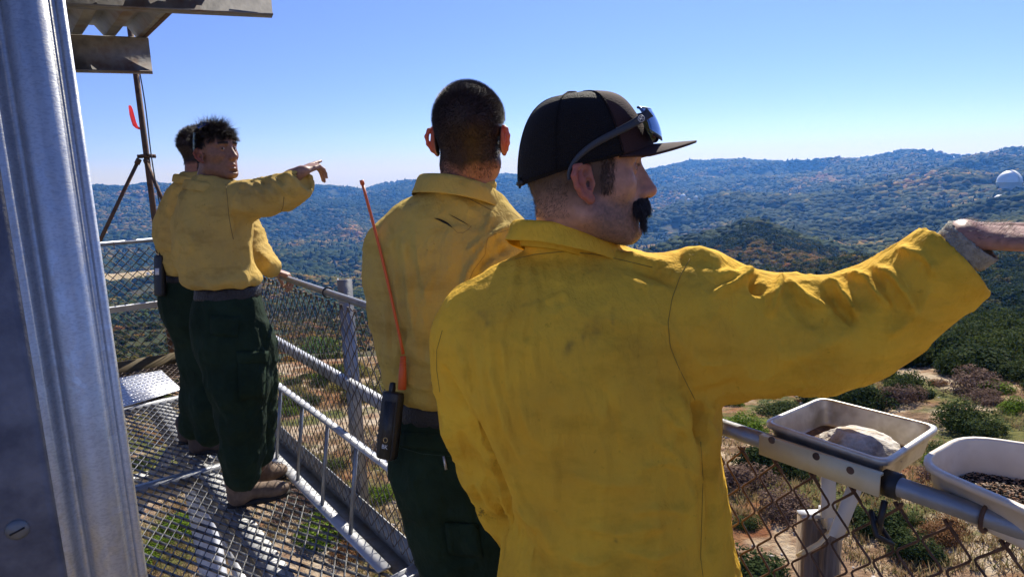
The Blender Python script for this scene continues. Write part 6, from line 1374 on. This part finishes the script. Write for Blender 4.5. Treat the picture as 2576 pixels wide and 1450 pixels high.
torB=[(432,458,525,3.56,.06),(452,446,560,3.56,.085),(482,420,590,3.56,.11),(530,398,600,3.56,.125),(575,389,600,3.56,.13),(615,396,596,3.57,.13),(640,408,590,3.58,.125),(665,410,585,3.58,.125),(686,418,570,3.58,.11)]
armB=[(575,490,3.55,40),(600,540,3.52,40),(628,600,3.48,38),(648,640,3.42,33)];chb,rb=chY(armB)
fB_=[([(395,630),(440,640),(480,640)],-.012,6),([(400,655),(440,668),(490,665)],.008,6),([(415,500),(440,560),(430,640)],.008,8),([(445,470),(432,520),(440,580)],-.010,7),([(460,480),(455,540),(460,600)],.010,7),([(650,630),(670,650),(685,672)],.008,6)]
armB=armB+[(664,656,3.36,30),(680,671,3.27,26)]
shB,VB,QB=garment('shirt',[(torB,2.3)],[armB,[(456,508,3.57,28),(430,555,3.62,30),(430,630,3.72,28)]],TANA,B,.0105,.03,fB_,.008,(8,8,5),1,seed=31.)
collar('collar',PY(486,438,3.56),math.radians(75),.068,.078,.040,.034,TANA,shB,open_=.35,flare=.012)
HB=hairmat('dark_hair',(.016,.011,.009));Nw=vnormals(Vh,Qh);x,y,z=Lc.T;hm=(z>-.062)&(np.abs(y)<.0795)&((x<.02)|(z>.055))
pts,nn=surf_pts(Vh,Qh,Nw,hm,6000);zl=(pts-oB)@FB[2];V,Q=strands(pts,nn+RNG.normal(0,.3,(6000,3))+np.where(zl[:,None]<.05,-FB[2]*.8,0),np.where(zl>.03,RNG.uniform(.008,.020,6000),RNG.uniform(.004,.010,6000)),.0007,.35,4);mesh('short_dark_hair',V,Q,HB,B)
garment('belt',[([(684,420,560,3.59,.103),(694,418,562,3.59,.105),(706,415,563,3.59,.108)],2.3)],[],BELT,B,.01,amp=.0003)
trB=[(700,420,560,3.59,.105),(725,408,562,3.59,.12),(765,404,566,3.60,.13),(800,420,570,3.61,.13),(840,448,575,3.63,.11)]
trs,_,_=garment('trousers',[(trB,2.3)],[[(490,800,3.62,62),(505,900,3.65,50),(500,1000,3.68,42),(486,1068,3.72,36)],[(520,800,3.62,62),(528,900,3.62,48),(528,1010,3.60,42),(528,1085,3.62,36)]],PANT,B,.0125,.05,(),.007,(8,8,5),1,seed=41.)
boot(Z(452,1118,0),Z(530,1092,0),.13,BOOTD,SOLE,B);boot(Z(478,1142,0),Z(585,1128,0),.13,BOOTD,SOLE,B)
t,a,b,up_,s,f,Lr,hw,hd=radio((402,642),(403,744),3.52,26,'small black radio clipped at the left hip of the man behind',math.radians(20))
mb=MB();mb.tube([a+s*.005,a+s*.008+up_*.12],[.008,.004],8);mb.build('antenna',RB,t,True)
mb=MB();mb.box(b+up_*Lr*.6-f*hd*1.02,s*hw*.5,up_*Lr*.08,f*.001);mb.build('label_plate',wl_,t)
# ---------------------------------------------------------------- air
zmin=float(Hz[(R2<5600)].min())-60
mb=MB();mb.box((0,2000,(zmin+250)/2),(5600,0,0),(0,3300,0),(0,0,(250-zmin)/2))
hm=bpy.data.materials.new('haze_air');hm.use_nodes=True;n=hm.node_tree.nodes;n.remove(n['Principled BSDF'])
pv=n.new('ShaderNodeVolumePrincipled');pv.inputs['Color'].default_value=(.10,.34,1,1);pv.inputs['Absorption Color'].default_value=(1,1,1,1);pv.inputs['Density'].default_value=1.2e-4;pv.inputs['Anisotropy'].default_value=.45
hm.node_tree.links.new(pv.outputs[0],n['Material Output'].inputs['Volume'])
hz=mb.build('haze',hm);tag(hz,'pale blue air haze over the valley','haze',kind='stuff')

# ---------------------------------------------------------------- shrub labels: each told apart by kind, place and distance
_REG=[(690,'left of the ladder'),(960,'between the ladder and the radio'),(1300,'behind the radio and green trousers'),(1830,'behind the yellow shirt'),(2100,'left of the wooden post'),(2340,'between wooden post and plastic tub'),(1e9,'above the plastic tub')]
_KN=dict(lime_shrub='bright lime green shrub',olive_shrub='dull olive green shrub',dark_bush='dense dark green bush',dry_shrub='dried purplish brown shrub',dry_clump='rust orange dry clump',yellow_bush='yellow green bush')
_ORD=['nearest','second nearest','third nearest','fourth nearest','fifth nearest','sixth nearest','seventh nearest','eighth nearest','ninth nearest','tenth nearest','eleventh nearest','twelfth nearest']+[w+' nearest' for w in 'thirteenth fourteenth fifteenth sixteenth seventeenth eighteenth nineteenth twentieth'.split()]
_B={}
for o in COL.objects:
    if o.get('category')=='shrub' and o.get('group'):
        x_,y_,d_=projv([list(o.location)]);rg=[n for lim,n in _REG if x_[0]<lim][0];_B.setdefault((o.name.split('.')[0],rg),[]).append((float(d_[0]),o))
for (k,rg),L_ in _B.items():
    L_.sort(key=lambda q:q[0]);n_=len(L_)
    for i,(d,o) in enumerate(L_):
        if i<(n_+1)//2 and i<20: w_=_ORD[i]
        elif n_-1-i<20: w_=_ORD[n_-1-i].replace('nearest','farthest').strip()
        else: w_='number %d by distance'%(i+1)
        o['label']='%s %s, %s of its kind'%(_KN[k],rg,w_) if n_>1 else '%s %s, the only one there'%(_KN[k],rg)
